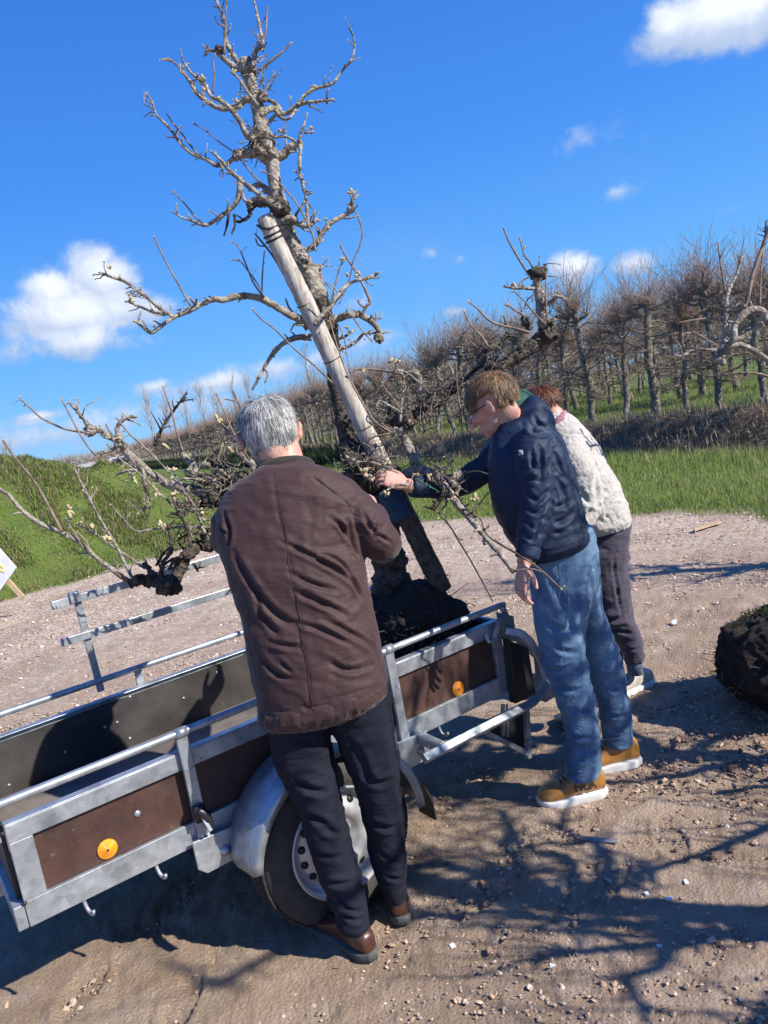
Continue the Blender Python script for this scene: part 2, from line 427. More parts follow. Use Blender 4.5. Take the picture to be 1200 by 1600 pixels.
oi = t.new('ShaderNodeAttribute'); oi.attribute_name = 'tint'; t.link(oi.outputs['Color'], bs.inputs['Base Color'])
M_grass, t, bs, c = mat('grass_blade', (.10, .2, .03), .55, spec=.3)
oi = t.new('ShaderNodeAttribute'); oi.attribute_name = 'tint'; t.link(oi.outputs['Color'], bs.inputs['Base Color'])
tr = t.new('ShaderNodeBsdfTranslucent'); t.link(oi.outputs['Color'], tr.inputs[0])
ms = t.new('ShaderNodeMixShader'); ms.inputs[0].default_value = .35
out = t.n['Material Output']; t.link(bs.outputs[0], ms.inputs[1]); t.link(tr.outputs[0], ms.inputs[2]); t.link(ms.outputs[0], out.inputs[0])

def set_tint(o, cols, per='POINT'):
    a = o.data.color_attributes.new('tint', 'FLOAT_COLOR', per)
    c = np.ones((len(cols), 4)); c[:, :3] = cols
    a.data.foreach_set('color', c.ravel())

# ------------------------------------------------------------------ ground
ROWD = np.array([-0.375, 0.927]); ROWD /= np.linalg.norm(ROWD)
ROWN = np.array([ROWD[1], -ROWD[0]])            # away from the yard, to the right
ORZ = 0.5
A0 = G(1135, 640, ORZ)[:2]                       # foot of the nearest tree seen whole
def yard_d(x, y):
    """signed distance inside the gravel yard (positive inside)"""
    edges = [((-9.0, 7.2), (-5.39, 10.4)), ((-5.39, 10.4), (-3.16, 12.4)), ((-3.16, 12.4), (1.1, 12.6)), ((1.1, 12.6), (2.75, 8.7)), ((2.75, 8.7), (3.6, 7.2)), ((3.6, 7.2), (9, 1.0))]
    d = np.full(np.shape(x), 99.0)
    for (a, b) in edges:
        tx, ty = b[0] - a[0], b[1] - a[1]; L = math.hypot(tx, ty)
        d = np.minimum(d, ((x - a[0]) * ty - (y - a[1]) * tx) / L)
    return d
def bank_t(x, y):
    """distance beyond the foot of the reed bank"""
    return (x - A0[0]) * ROWN[0] + (y - A0[1]) * ROWN[1] + 1.95
def height(x, y):
    x = np.asarray(x, float); y = np.asarray(y, float)
    X = np.column_stack([x.ravel(), y.ravel(), np.zeros(x.size)])
    n = fbm(X, .35, 3).reshape(x.shape); nf = fbm(X, 2.2, 3, 5).reshape(x.shape)
    yd = yard_d(x, y)
    h = 0.0 * x
    # mound on the left
    t = (x + 5.39) * -0.68 + (y - 10.4) * 0.733
    s = (x + 5.39) * 0.733 + (y - 10.4) * 0.68
    md = 1.88 * sstep(t, 0.0, 2.6) * (1 - sstep(s, 1.4, 7.2)) * (1 - sstep(t, 4, 10))
    md = md * (1 + .10 * n) + .09 * nf * sstep(md, 0.05, .6)
    h = h + md
    b = bank_t(x, y)
    h = h + ORZ * sstep(b, 0.0, 1.15) + .05 * n * sstep(b, 0, 1) - .10 * np.exp(-((b + .15) / .3) ** 2)
    g = sstep(-yd, 0.0, .5) * (1 - sstep(b, -0.3, 0.4))
    h = h + g * (.035 + .03 * nf)
    return h
def build_ground():
    ang = np.concatenate([np.linspace(-180, -46, 24, endpoint=False), np.linspace(-46, 46, 560), np.linspace(46, 180, 25)[1:]])
    rad = np.concatenate([0.5 * (50 / .5) ** (np.linspace(0, 1, 470)), np.array([58, 68, 80, 95, 115, 140, 175, 220, 300, 420, 600, 900, 1400])])
    th = np.radians(ang); Rr, Th = np.meshgrid(rad, th, indexing='ij')
    x = Rr * np.sin(Th); y = Rr * np.cos(Th)
    yd = yard_d(x, y)
    X = np.column_stack([x.ravel(), y.ravel(), np.zeros(x.size)])
    z = height(x, y)
    fine = sstep(yd, -.2, .2) * (1 - sstep(Rr, 6, 12))
    lump = (fbm(X, 1.1, 2, 9) * .012 + fbm(X, 7, 3, 2) * .010 + fbm(X, 34, 3, 4, .65) * .0055).reshape(x.shape)
    gg = np.random.default_rng(44); dent = 0 * x
    for _ in range(70):
        a0 = gg.uniform(-.5, .62); r0 = gg.uniform(1.9, 5.5); fx, fy = r0 * math.sin(a0), r0 * math.cos(a0); th0 = gg.uniform(0, 3.14); cx = (x - fx) * math.cos(th0) + (y - fy) * math.sin(th0); cy = -(x - fx) * math.sin(th0) + (y - fy) * math.cos(th0)
        e = (cx / .14) ** 2 + (cy / .052) ** 2
        dent = dent - .010 * (1 - sstep(e, .6, 1.2)) + .006 * np.exp(-((e - 1.35) / .35) ** 2) + .003 * np.sin(cx * 260) * (1 - sstep(e, .5, 1.0))
    for off in (-1.35, -.42):
        q = (x * -.56 + y * .83) - off - 2.35; dent = dent - .010 * np.exp(-(q / .09) ** 2) + .007 * np.exp(-((np.abs(q) - .14) / .035) ** 2)
    z = z + (lump + dent) * fine
    V = np.column_stack([x.ravel(), y.ravel(), z.ravel()])
    m, n = x.shape
    i = np.arange(m - 1)[:, None] * n; j = np.arange(n - 1)[None, :]
    a = (i + j).ravel()
    F = np.column_stack([a, a + n, a + n + 1, a + 1])
    # close disc in the centre
    V = np.vstack([V, [[0, 0, 0]]]); c = len(V) - 1
    o = mesh_obj('ground', V, F, M_ground)
    yn = yd + .22 * fbm(X, 1.6, 3, 7).reshape(x.shape)
    bt = bank_t(x, y)
    col = np.zeros((V.shape[0], 3))
    col[:-1, 0] = sstep(yn, -.06, .1).ravel()
    col[:-1, 1] = (sstep(bt, -.3, .05) * (1 - sstep(bt, 1.6, 2.3))).ravel()
    col[:-1, 2] = (sstep(Rr, 4.2, 8.5)).ravel()
    set_tint(o, col)
    # hole under the camera
    bm = bmesh.new(); bm.from_mesh(o.data); bmesh.ops.holes_fill(bm, edges=[e for e in bm.edges if e.is_boundary and e.verts[0].co.length < 1], sides=0)
    bm.to_mesh(o.data); bm.free()
    tag(o, kind='structure')
    return o
M_ground, t, bs, c = mat('yard_and_field_ground', (.3, .22, .16), .95, spec=.2, coords='Object')
at = t.new('ShaderNodeAttribute'); at.attribute_name = 'tint'
sep = t.new('ShaderNodeSeparateColor'); t.link(at.outputs['Color'], sep.inputs[0])
big = t.noise(c, 0.9, 5, .6); med = t.noise(c, 7, 6, .65); fin = t.noise(c, 150, 4, .75)
dirt = t.mix(t.smooth(med, .35, .68), (.46, .335, .235), (.60, .46, .35))
dirt = t.mix(t.math('MULTIPLY', t.smooth(big, .45, .65), .6), dirt, (.30, .205, .14))
dirt = t.mix(t.smooth(fin, .58, .74), dirt, (.60, .47, .36))
dirt = t.mix(t.smooth(t.noise(c, 28, 5, .7), .62, .74), dirt, (.12, .08, .055))
vc = t.vor(c, 34, out='Color'); sc2 = t.new('ShaderNodeSeparateColor'); t.link(vc, sc2.inputs[0])
grav = t.mix(sc2.outputs[0], (.47, .345, .25), (.72, .58, .46))
grav = t.mix(t.math('GREATER_THAN', sc2.outputs[1], .88), grav, (.78, .68, .58))
grav = t.mix(t.math('MULTIPLY', t.smooth(t.noise(c, 1.3, 4), .45, .62), .4), grav, (.30, .21, .16))
farm = t.math('ADD', sep.outputs[2], t.math('MULTIPLY', t.math('SUBTRACT', big, .5), .5), clamp=True)
yard = t.mix(farm, dirt, grav)
gr = t.mix(t.smooth(t.noise(c, .8, 6, .65), .3, .7), (.085, .14, .026), (.15, .215, .045))
gr = t.mix(t.smooth(t.noise(c, 5, 6, .7), .45, .7), gr, (.13, .145, .05))
gr = t.mix(t.smooth(t.noise(c, .35, 4, .6), .56, .72), gr, (.24, .24, .075))
strw = t.mix(t.smooth(t.noise(c, 9, 6, .7), .35, .65), (.09, .065, .045), (.22, .165, .105))
col = t.mix(sep.outputs[0], t.mix(sep.outputs[1], gr, strw), yard)
t.link(col, bs.inputs['Base Color'])
b = t.new('ShaderNodeBump'); b.inputs['Strength'].default_value = 1.0; b.inputs['Distance'].default_value = .016
hh = t.math('ADD', t.math('MULTIPLY', t.vor(c, 90), -.6), t.math('ADD', t.noise(c, 170, 5, .85), t.math('MULTIPLY', t.noise(c, 26, 5, .7), .7)))
t.link(hh, b.inputs['Height']); t.link(b.outputs[0], bs.inputs['Normal'])
build_ground()

def in_view(x, y, z, m=40):
    v = np.column_stack([x, y, z]) - cC
    d = v @ cF; px = 600 + FPX * (v @ cR) / np.maximum(d, .01); py = 800 - FPX * (v @ cU) / np.maximum(d, .01)
    return (d > .3) & (px > -m) & (px < 1200 + m) & (py > -m) & (py < 1600 + m)

def scatter_chips():
    g = np.random.default_rng(21)
    # density follows what the eye can resolve
    N = 60000
    r = np.concatenate([g.uniform(1.4, 6, 26000), g.uniform(5, 13, 34000)]); a = np.radians(g.uniform(-34, 34, N))
    x = r * np.sin(a); y = r * np.cos(a)
    k = (yard_d(x, y) > -.1)
    near = r < 4.5
    k &= (~near) | (g.random(N) < .8)
    x, y, r = x[k], y[k], r[k]
    z = height(x, y); k = in_view(x, y, z); x, y, z, r = x[k], y[k], z[k], r[k]
    n = len(x)
    s = g.lognormal(-6.0, .5, n) * (1 + .22 * r) ; s = np.clip(s, .0012, .016)
    base = np.array([(-1, -.7, 0), (.9, -.9, 0), (1.1, .6, 0), (-.3, 1, 0), (-1.1, .3, 0), (0.1, 0, .8)])
    V = base[None] * g.uniform(.6, 1.2, (n, 6, 1)); V[:, :, 2] *= g.uniform(.3, 1, (n, 1))
    an = g.uniform(0, 2 * np.pi, n); ca, sa = np.cos(an), np.sin(an)
    X = V[:, :, 0] * ca[:, None] - V[:, :, 1] * sa[:, None]; Y = V[:, :, 0] * sa[:, None] + V[:, :, 1] * ca[:, None]
    tl = g.normal(0, .3, (n, 2)); Z = V[:, :, 2] + X * tl[:, :1] + Y * tl[:, 1:]
    out = np.stack([x[:, None] + X * s[:, None], y[:, None] + Y * s[:, None], z[:, None] + Z * s[:, None] + .002], 2).reshape(-1, 3)
    f = np.array([(0, 1, 5), (1, 2, 5), (2, 3, 5), (3, 4, 5), (4, 0, 5)])
    F = (np.arange(n)[:, None, None] * 6 + f[None]).reshape(-1, 3)
    o = mesh_obj('gravel', out, F, M_chip, smooth=False)
    pal = np.array([(.46, .32, .22), (.60, .46, .35), (.70, .58, .47), (.33, .23, .16), (.50, .29, .20), (.78, .72, .64), (.40, .35, .31)])
    pw = np.array([.33, .24, .08, .22, .06, .01, .06])
    pc = pal[g.choice(7, n, p=pw)] * g.uniform(.75, 1.15, (n, 1))
    kk = (.55 * (1 - sstep(r, 4.0, 7.0)))[:, None]; pc = pc * (1 - kk) + np.array([.40, .29, .205]) * kk
    set_tint(o, np.repeat(pc, 6, 0))
    tag(o, 'loose pinkish gravel, pebbles and shell chips strewn over the yard', 'gravel', kind='stuff')
scatter_chips()

def blades(name, x, y, hgt, wid, lean, pal, M, label, cat, seed=1, zoff=0.0, curl=.5, flat=0.0):
    g = np.random.default_rng(seed)
    z = height(x, y) + zoff
    k = in_view(x, y, z + .1, 60); x, y, z = x[k], y[k], z[k]; hgt = hgt[k]; wid = wid[k]
    n = len(x)
    an = g.uniform(0, 2 * np.pi, n); la = g.uniform(0, 2 * np.pi, n); l = np.abs(g.normal(0, lean, n))
    dx, dy = np.cos(an) * wid, np.sin(an) * wid
    l = np.minimum(l, 1.2)
    lx, ly = np.cos(la) * l * hgt, np.sin(la) * l * hgt
    up = hgt * np.sqrt(np.maximum(1 - np.minimum(l, .985) ** 2, .03))
    V = np.zeros((n, 5, 3))
    V[:, 0] = np.column_stack([x - dx, y - dy, z]); V[:, 1] = np.column_stack([x + dx, y + dy, z])
    V[:, 2] = np.column_stack([x + dx * .8 + lx * .35, y + dy * .8 + ly * .35, z + up * .6])
    V[:, 3] = np.column_stack([x - dx * .8 + lx * .35, y - dy * .8 + ly * .35, z + up * .6])
    V[:, 4] = np.column_stack([x + lx, y + ly, z + up])
    F4 = (np.arange(n)[:, None] * 5 + np.array([0, 1, 2, 3])); F3 = (np.arange(n)[:, None] * 5 + np.array([3, 2, 4]))
    F3b = np.column_stack([F4[:, 0], F4[:, 1], F4[:, 2]]); F3c = np.column_stack([F4[:, 0], F4[:, 2], F4[:, 3]])
    F = np.vstack([F3b, F3c, F3])
    o = mesh_obj(name, V.reshape(-1, 3), F, M, smooth=False)
    pal = np.array(pal); pc = pal[g.integers(0, len(pal), n)] * g.uniform(.75, 1.25, (n, 1))
    set_tint(o, np.repeat(pc, 5, 0))
    tag(o, label, cat, kind='stuff')
    return o
def build_grass():
    g = np.random.default_rng(8)
    # verge between yard and bank
    N = 260000
    r = 6 + 20 * g.random(N) ** 1.7; a = np.radians(g.uniform(-32, 34, N)); x = r * np.sin(a); y = r * np.cos(a)
    yd = yard_d(x, y); b = bank_t(x, y)
    X = np.column_stack([x, y, 0 * x])
    k = (yd < .12 * vnoise(X, 2.0) ) & (b < -.3) & (x > -2.6 - .0 * y); x, y, b, yd, r = x[k], y[k], b[k], yd[k], r[k]
    tall = sstep(b, -1.5, -.5)
    h = (.05 + .04 * sstep(-yd, 0, .5) + .13 * tall) * g.uniform(.6, 1.4, len(x)); w = g.uniform(.0018, .0035, len(x)) * (r / 8) ** .7
    blades('grass', x, y, h, w, .45, [(.21, .32, .06), (.17, .26, .05), (.29, .41, .085), (.29, .31, .11), (.38, .36, .18)], M_grass,
           'bright green grass verge between the gravel and the reed bank', 'grass', 1)
    N = 60000
    r = 6 + 14 * g.random(N); a = np.radians(g.uniform(-32, 34, N)); x = r * np.sin(a); y = r * np.cos(a); yd = yard_d(x, y)
    k = (yd < .18 + .25 * vnoise(np.column_stack([x, y, 0 * x]), 1.3)) & (yd > -1.3); x, y = x[k], y[k]
    blades('verge_fringe', x, y, g.uniform(.015, .06, len(x)), g.uniform(.002, .004, len(x)), .8, [(.30, .33, .10), (.38, .34, .17), (.24, .32, .07), (.20, .15, .09)], M_grass,
           'short trodden yellowish grass along the edge of the gravel', 'grass', 21)
    N = 340000
    x = np.concatenate([g.uniform(-9, -2.2, 220000), g.uniform(-11, 0.5, 120000)]); y = np.concatenate([g.uniform(9.5, 15.5, 220000), g.uniform(12, 26, 120000)]) ; yd = yard_d(x, y); b = bank_t(x, y)
    X = np.column_stack([x, y, 0 * x])
    k = (yd < .1 * vnoise(X, 2.0)) & (b < -.2); x, y = x[k], y[k]
    X = X[k]
    cl = sstep(vnoise(X, 1.6, 3) + .5 * vnoise(X, 5, 4), -.2, .5)
    h = (.022 + .065 * cl) * g.uniform(.5, 1.5, len(x)); w = g.uniform(.003, .008, len(x))
    k = g.random(len(x)) < (.55 + .45 * cl)
    blades('weeds', x[k], y[k], h[k], w[k], .6, [(.17, .25, .05), (.13, .19, .04), (.25, .34, .075), (.29, .30, .11), (.08, .12, .035), (.34, .30, .17), (.24, .18, .11)], M_grass,
           'rough grass and weeds over the green mound and field edge', 'weeds', 2)
    # dry reeds lying on the bank
    N = 70000
    s = g.uniform(-8, 60, N) ; s = s * g.random(N) ** .4; bt = g.uniform(-.45, 1.7, N)
    p = A0 + ROWD * s[:, None] + ROWN * (bt - 1.95)[:, None]
    x, y = p[:, 0], p[:, 1]
    h = g.uniform(.08, .26, N); w = g.uniform(.0025, .006, N)
    blades('dry_reeds', x, y, h, w, 2.2, [(.36, .28, .18), (.24, .17, .11), (.52, .42, .28), (.10, .075, .05), (.42, .31, .20), (.16, .12, .08)], M_straw,
           'tangled dry brown reeds on the ditch bank below the orchard', 'dry reeds', 3, .02)
    # orchard floor grass
    N = 60000
    s = g.uniform(-8, 45, N); bt = g.uniform(1.4, 14, N); p = A0 + ROWD * s[:, None] + ROWN * (bt - 1.95)[:, None]
    x, y = p[:, 0], p[:, 1]
    blades('orchard_grass', x, y, g.uniform(.05, .16, N), g.uniform(.004, .009, N), .5, [(.15, .21, .05), (.22, .26, .08), (.30, .27, .14), (.12, .17, .045)], M_grass,
           'short green grass under the orchard trees behind the bank', 'grass', 4)
build_grass()

# ------------------------------------------------------------------ orchard trees
def orchard_template(seed, twigs=230, seg=4, thick=1.0, simple=False):
    g = np.random.default_rng(seed)
    tr = MB()
    H = g.uniform(2.0, 2.25)
    k = 9
    zs = np.linspace(-.08, H, k)
    wob = np.cumsum(g.normal(0, .022, (k, 2)), 0); wob -= wob[0]
    lean = g.normal(0, .045, 2)
    tp = np.column_stack([wob[:, 0] + lean[0] * zs, wob[:, 1] + lean[1] * zs, zs])
    rr = np.linspace(.08, .054, k) * g.uniform(.85, 1.15); rr[0] *= 1.35; rr[-1] *= 1.15
    V, F = tube(tp, rr, 6 if simple else 10, 1 if simple else 4, True, .07 if simple else .09, seed)
    tr.add(V, F)
    cr = MB(); cy = MB()
    bases = []
    # gnarled head
    nl = g.integers(7, 10)
    for i in range(nl):
        z0 = H - abs(g.normal(0, .16)); t0 = tp[-1] * (z0 / H); t0 = np.array([t0[0], t0[1], z0])
        an = g.uniform(0, 2 * np.pi); L = g.uniform(.2, .62); d = np.array([math.cos(an) * 1.3, math.sin(an) * .6, g.uniform(-.15, .4)])
        q = [t0]
        for j in range(4):
            q.append(q[-1] + d * L / 4 + g.normal(0, .025, 3)); d[2] += .12
        V, F = tube(q, np.linspace(.036, .018, 5), 5 if simple else 7, 1 if simple else 2, True, .15, seed * 31 + i); cr.add(V, F)
        bases += [(q[2], .6), (q[3], 1), (q[4], 1)]
    # side branches along the trunk
    for i in range(g.integers(11, 17)):
        z0 = g.uniform(.55, H - .2); t0 = np.array([np.interp(z0, zs, tp[:, 0]), np.interp(z0, zs, tp[:, 1]), z0])
        an = g.uniform(0, 2 * np.pi); L = g.uniform(.25, .8); d = np.array([math.cos(an) * 1.2, math.sin(an) * .8, g.uniform(-.2, .5)])
        q = [t0]
        for j in range(4): q.append(q[-1] + d * L / 4 + g.normal(0, .03, 3))
        cr.tube(q, np.linspace(.022, .008, 5) * thick, 4 if simple else 5)
        bases += [(q[2], -.5), (q[4], -.5), (q[3], -.5)]
    B = [b for b in bases if b[1] > 0]; S = [b for b in bases if b[1] < 0]
    for i in range(twigs):
        side = g.random() < .46
        if side:
            p0 = S[g.integers(len(S))][0] + g.normal(0, .03, 3); L = g.uniform(.15, .6)
            d = np.array([g.normal(0, .8), g.normal(0, .8), g.normal(.15, .5)])
        else:
            p0 = B[g.integers(len(B))][0] + g.normal(0, .03, 3); L = g.uniform(.35, 1.2) * (1 if g.random() < .55 else .5)
            d = np.array([g.normal(0, .85), g.normal(0, .65), 1.0])
        d /= np.linalg.norm(d)
        q = [p0]
        for j in range(seg):
            d = d + g.normal(0, .15, 3); d[2] += .06; d /= np.linalg.norm(d)
            q.append(q[-1] + d * L / seg)
        r0 = g.uniform(.0036, .0062) * thick
        (cr if side or g.random() < .35 else cy).tube(q, np.linspace(r0, r0 * .4, seg + 1), 3, 0, False)
        if not simple and g.random() < .5:
            d2 = d + g.normal(0, .5, 3); d2 /= np.linalg.norm(d2); k2 = g.integers(1, seg)
            cr.tube([q[k2], q[k2] + d2 * L * .2, q[k2] + d2 * L * .36 + np.array([0, 0, .05])], [r0 * .6, r0 * .5, r0 * .3], 3, 0, False)
    def data(mbs, mats, name):
        V = np.concatenate([np.concatenate(m.V) for m in mbs]); F = []; off = 0; mi = []
        for i, m in enumerate(mbs):
            F += [tuple(a + off for a in f) for f in m.F]; mi += [i] * len(m.F); off += m.n
        me = bpy.data.meshes.new(name); me.from_pydata([tuple(v) for v in V], [], F); me.update()
        for mm in mats: me.materials.append(mm)
        me.polygons.foreach_set('material_index', np.array(mi, dtype=np.int32)); me.polygons.foreach_set('use_smooth', np.full(len(F), True))
        return me
    return data([tr], [M_orch], 'trunk'), data([cr, cy], [M_orchtw, M_orchtw2], 'crown')

NEAR = [orchard_template(100 + i, 560, 5) for i in range(6)]
MID = [orchard_template(200 + i, 420, 3, 1.25, True) for i in range(5)]
FAR = [orchard_template(300 + i, 170, 2, 2.1, True) for i in range(4)]
ORD = ['first', 'second', 'third', 'fourth', 'fifth', 'sixth', 'seventh', 'eighth', 'ninth', 'tenth', 'eleventh', 'twelfth', 'thirteenth', 'fourteenth', 'fifteenth', 'sixteenth', 'seventeenth', 'eighteenth', 'nineteenth', 'twentieth']
def place_orchard():
    g = np.random.default_rng(77)
    ang = math.atan2(ROWD[1], ROWD[0])
    def one(x, y, tmpl, label, group, sc=1.0):
        z = float(height(np.array([x]), np.array([y]))[0])
        r = empty('orchard_tree', (x, y, z), ang + g.normal(0, .25) + (math.pi if g.random() < .5 else 0))
        s = sc * g.uniform(.9, 1.1); r.scale = (s, s, s * g.uniform(.94, 1.06))
        tag(r, label, 'tree', group)
        for nm, me in zip(('trunk', 'crown'), tmpl):
            o = bpy.data.objects.new(nm, me); COL.objects.link(o); o.parent = r
    SP = .93
    k = 0
    for n in range(-5, 90):
        x, y = A0 + ROWD * (n * SP + g.normal(0, .05)) + ROWN * g.normal(0, .05)
        px, py, d = pr((x, y, ORZ)); px2, _, _ = pr((x, y, ORZ + 3))
        if d < 2 or (min(px, px2) > 1290): continue
        T = NEAR if n < 14 else (MID if n < 40 else FAR)
        if px < 1200 and k < 20:
            lab = 'bare pollarded pear tree, %s from the right in the front orchard row' % ORD[k]; k += 1
        else: lab = 'bare pollarded pear tree standing farther along the front orchard row'
        one(x, y, T[int(g.integers(len(T)))], lab, 'pear trees in the front orchard row')
    words = ['second', 'third', 'fourth', 'fifth']
    for rw, cnt in ((1, 66), (2, 48), (3, 34)):
        m = 0; n = -14
        while m < cnt:
            n += 1
            x, y = A0 + ROWD * (n * SP + g.normal(0, .07)) + ROWN * (4.4 * rw + g.normal(0, .06))
            px, py, d = pr((x, y, ORZ + 1)); px2, _, _ = pr((x, y, ORZ + 3))
            if min(px, px2) > 1240: continue
            T = MID if (d < 32 and rw < 3) else FAR
            one(x, y, T[int(g.integers(len(T)))], 'bare pear tree in the %s orchard row, seen between nearer trunks' % words[rw - 1], 'pear trees in the %s orchard row' % words[rw - 1], 1.02); m += 1
    # the far end of the orchard reads as one brown mass
    V = []; F = []; off = 0; mi = []
    tv = []
    for me_t, me_c in FAR:
        vs = np.empty(len(me_c.vertices) * 3); me_c.vertices.foreach_get('co', vs); vs = vs.reshape(-1, 3)
        fs = [tuple(p.vertices) for p in me_c.polygons]
        vt = np.empty(len(me_t.vertices) * 3); me_t.vertices.foreach_get('co', vt); vt = vt.reshape(-1, 3)
        ft = [tuple(p.vertices) for p in me_t.polygons]
        tv.append((vs, fs, vt, ft))
    pts = []
    for rw in range(0, 6):
        s0 = (90, 78, 66, 54, 44, 10)[rw] * SP
        for s in np.arange(s0, s0 + 60, 1.9): pts.append(A0 + ROWD * s + ROWN * 4.4 * rw)
    for s in np.arange(145, 300, 5.0): pts.append(A0 + ROWD * s)
    for p in pts:
        vs, fs, vt, ft = tv[int(g.integers(4))]; a = g.uniform(0, 6.28); ca, sa = math.cos(a), math.sin(a)
        sc = g.uniform(.95, 1.1)
        for v, f, mm in ((vs, fs, 0), (vt, ft, 1)):
            q = np.column_stack([v[:, 0] * ca - v[:, 1] * sa, v[:, 0] * sa + v[:, 1] * ca, v[:, 2]]) * sc + np.array([p[0], p[1], ORZ])
            V.append(q); F += [tuple(i + off for i in ff) for ff in f]; mi += [mm] * len(f); off += len(v)
    o = mesh_obj('orchard_far_end', np.concatenate(V), F, [M_orchtw2, M_orch], mi=mi)
    tag(o, 'far end of the orchard, bare crowns merging into one brown mass', 'orchard', kind='stuff')
place_orchard()

# ------------------------------------------------------------------ trailer
TO = np.array([-1.177, 1.995, 0.0]); TA = math.radians(33.8)
tu = np.array([math.cos(TA), math.sin(TA), 0]); tw = np.array([-math.sin(TA), math.cos(TA), 0])
def TP(px, py, w):
    """pixel -> trailer (u, z) on the upright plane at offset w"""
    v = ray(px, py); k = ((TO + tw * w - cC) @ tw) / (v @ tw)
    X = cC + v * k - TO
    return X @ tu, X[2]
def build_trailer():
    T = empty('trailer', tuple(TO), TA)
    tag(T, 'galvanised single-axle trailer with brown plywood sides, carrying the uprooted tree', 'trailer')
    L, Wd, Z0, Z1 = 1.86, .82, .40, .70
    PI = math.pi
    # panels
    MB().box((.05, .004, .44), (L - .05, .016, .68)).build('side_panel', M_ply, T, label='near brown plywood side panel')
    MB().box((-.03, Wd - .016, .44), (L - .05, Wd - .004, .68)).build('side_panel', M_plyin, T, label='far side panel with dark patterned inner face')
    MB().box((-.012, .03, .42), (.0, Wd - .02, .69)).build('end_panel', M_plyin, T)
    MB().box((L - .016, .03, .42), (L - .004, Wd - .02, .69)).build('end_panel', M_plyin, T)
    MB().box((.002, .018, .455), (L - .02, Wd - .018, .475)).build('floor_board', M_floor, T)
    # galvanised frames
    def frame(y0, y1, lip):
        m = MB()
        m.box((0, y0, Z1 - .052), (L, y1, Z1))
        m.box((0, y0, Z0), (L, y1, Z0 + .075))
        m.box((0, y0 - .001, Z0 + .075), (.062, y1 + .001, Z1 - .052))
        m.box((L - .05, y0 - .001, Z0 + .075), (L, y1 + .001, Z1 - .052))
        m.box((0.0, min(y0, y0 + lip), Z1), (L, max(y1, y1 + lip), Z1 + .004))
        return m.build('side_frame', M_galv, T, bevel=.004)
    frame(-.014, .002, .018)
    frame(Wd - .002, Wd + .014, -.022)
    m = MB(); m.box((-.03, -.012, Z0), (-.002, Wd + .012, Z0 + .07)); m.box((-.03, -.012, Z1 - .04), (-.013, Wd + .012, Z1)); m.build('end_frame', M_galv, T, bevel=.003)
    m = MB(); m.box((L, .0, Z0), (L + .02, Wd, Z0 + .07)); m.box((L, .0, Z1 - .04), (L + .018, Wd, Z1)); m.build('end_frame', M_galv, T, bevel=.003)
    # inner angle along the floor edge
    MB().box((.01, Wd - .04, .4755), (L - .02, Wd - .0165, .481)).build('floor_trim', M_floor, T)
    # rails
    ru, rz = TP(790, 965, -.03)
    m = MB(); m.tube([(-.12, -.03, .772), (.5, -.03, .77), (1.2, -.03, .768), (ru - .06, -.03, .765), (ru - .01, -.03, .752), (ru + .005, -.03, .70), (ru + .0, -.026, .64)], .0125, 12, 5); m.build('rope_rail', M_galv, T, True)
    m = MB(); m.tube([(-.5, Wd + .03, .772), (.5, Wd + .03, .77), (1.2, Wd + .03, .768), (L - .05, Wd + .03, .765), (L - .01, Wd + .03, .75), (L, Wd + .03, .70)], .0125, 12, 5); m.build('rope_rail', M_galv, T, True)
    # posts with bracket plates
    for (pa, pb) in (((283, 1165), (328, 1325)), ((606, 1022), (640, 1178))):
        u0, z0 = TP(*pa, -.03); u1, z1 = TP(*pb, -.03)
        um = (u0 + u1) / 2
        m = MB(); m.box((um - .019, -.034, .37), (um + .019, -.016, .762)); m.build('post', M_galv, T, bevel=.003)
        m = MB(); m.tube([(um - .019, -.027, .768), (um + .019, -.027, .768)], .017, 12)
        m.build('post_sleeve', M_galv, T, True)
        m = MB(); V = [(um - .045, -.0445, .43), (um - .045, -.0445, .34), (um - .02, -.0445, .315), (um + .075, -.0445, .315), (um + .09, -.0445, .33), (um + .09, -.0445, .42)]
        V2 = [(a, b + .01, c) for a, b, c in V]; n = len(V)
        m.add(V + V2, [tuple(range(n))[::-1], tuple(range(n, 2 * n))] + [(i, (i + 1) % n, (i + 1) % n + n, i + n) for i in range(n)])
        m.build('bracket_plate', M_galv, T, bevel=.002)
        m = MB(); m.lathe((um + .05, -.044, .358), (0, -1, 0), [(0, .017), (.004, .017), (.0045, .012), (.011, .010), (.013, .004)], 16); m.build('bolt', M_galv, T, True)
    for y in (Wd + .03,):
        for u in (.65, 1.3):
            MB().box((u - .016, y - .006, .42), (u + .016, y + .006, .765)).build('post', M_galv, T, bevel=.003)
    # near-side latch (black)
    u, z = TP(315, 1275, -.045)
    m = MB(); m.box((u - .022, -.060, z - .012), (u + .012, -.036, z + .038)); m.tube([(u - .012, -.062, z + .03), (u + .004, -.066, z + .012), (u + .014, -.066, z - .02), (u + .016, -.062, z - .05)], [.011, .014, .012, .007], 10, 4); m.build('latch', M_blk, T, True)
    m = MB(); m.bar((u - .006, -.063, z + .018), (u + .008, -.080, z - .04), .010, .006, (0, 1, 0)); m.build('latch_spring', M_galv, T)
    # mud flap hanging behind the wheel
    q = []
    for (px, py, w) in ((622, 1200, -.03), (640, 1236, -.03), (656, 1262, -.03), (669, 1286, -.03), (676, 1284, -.2), (655, 1262, -.2), (632, 1215, -.2)):
        uu, zz = TP(px, py, -.10); q.append((uu, w, zz))
    m = MB(); a, b_ = TP(622, 1200, -.03), TP(655, 1268, -.03)
    Vq = []
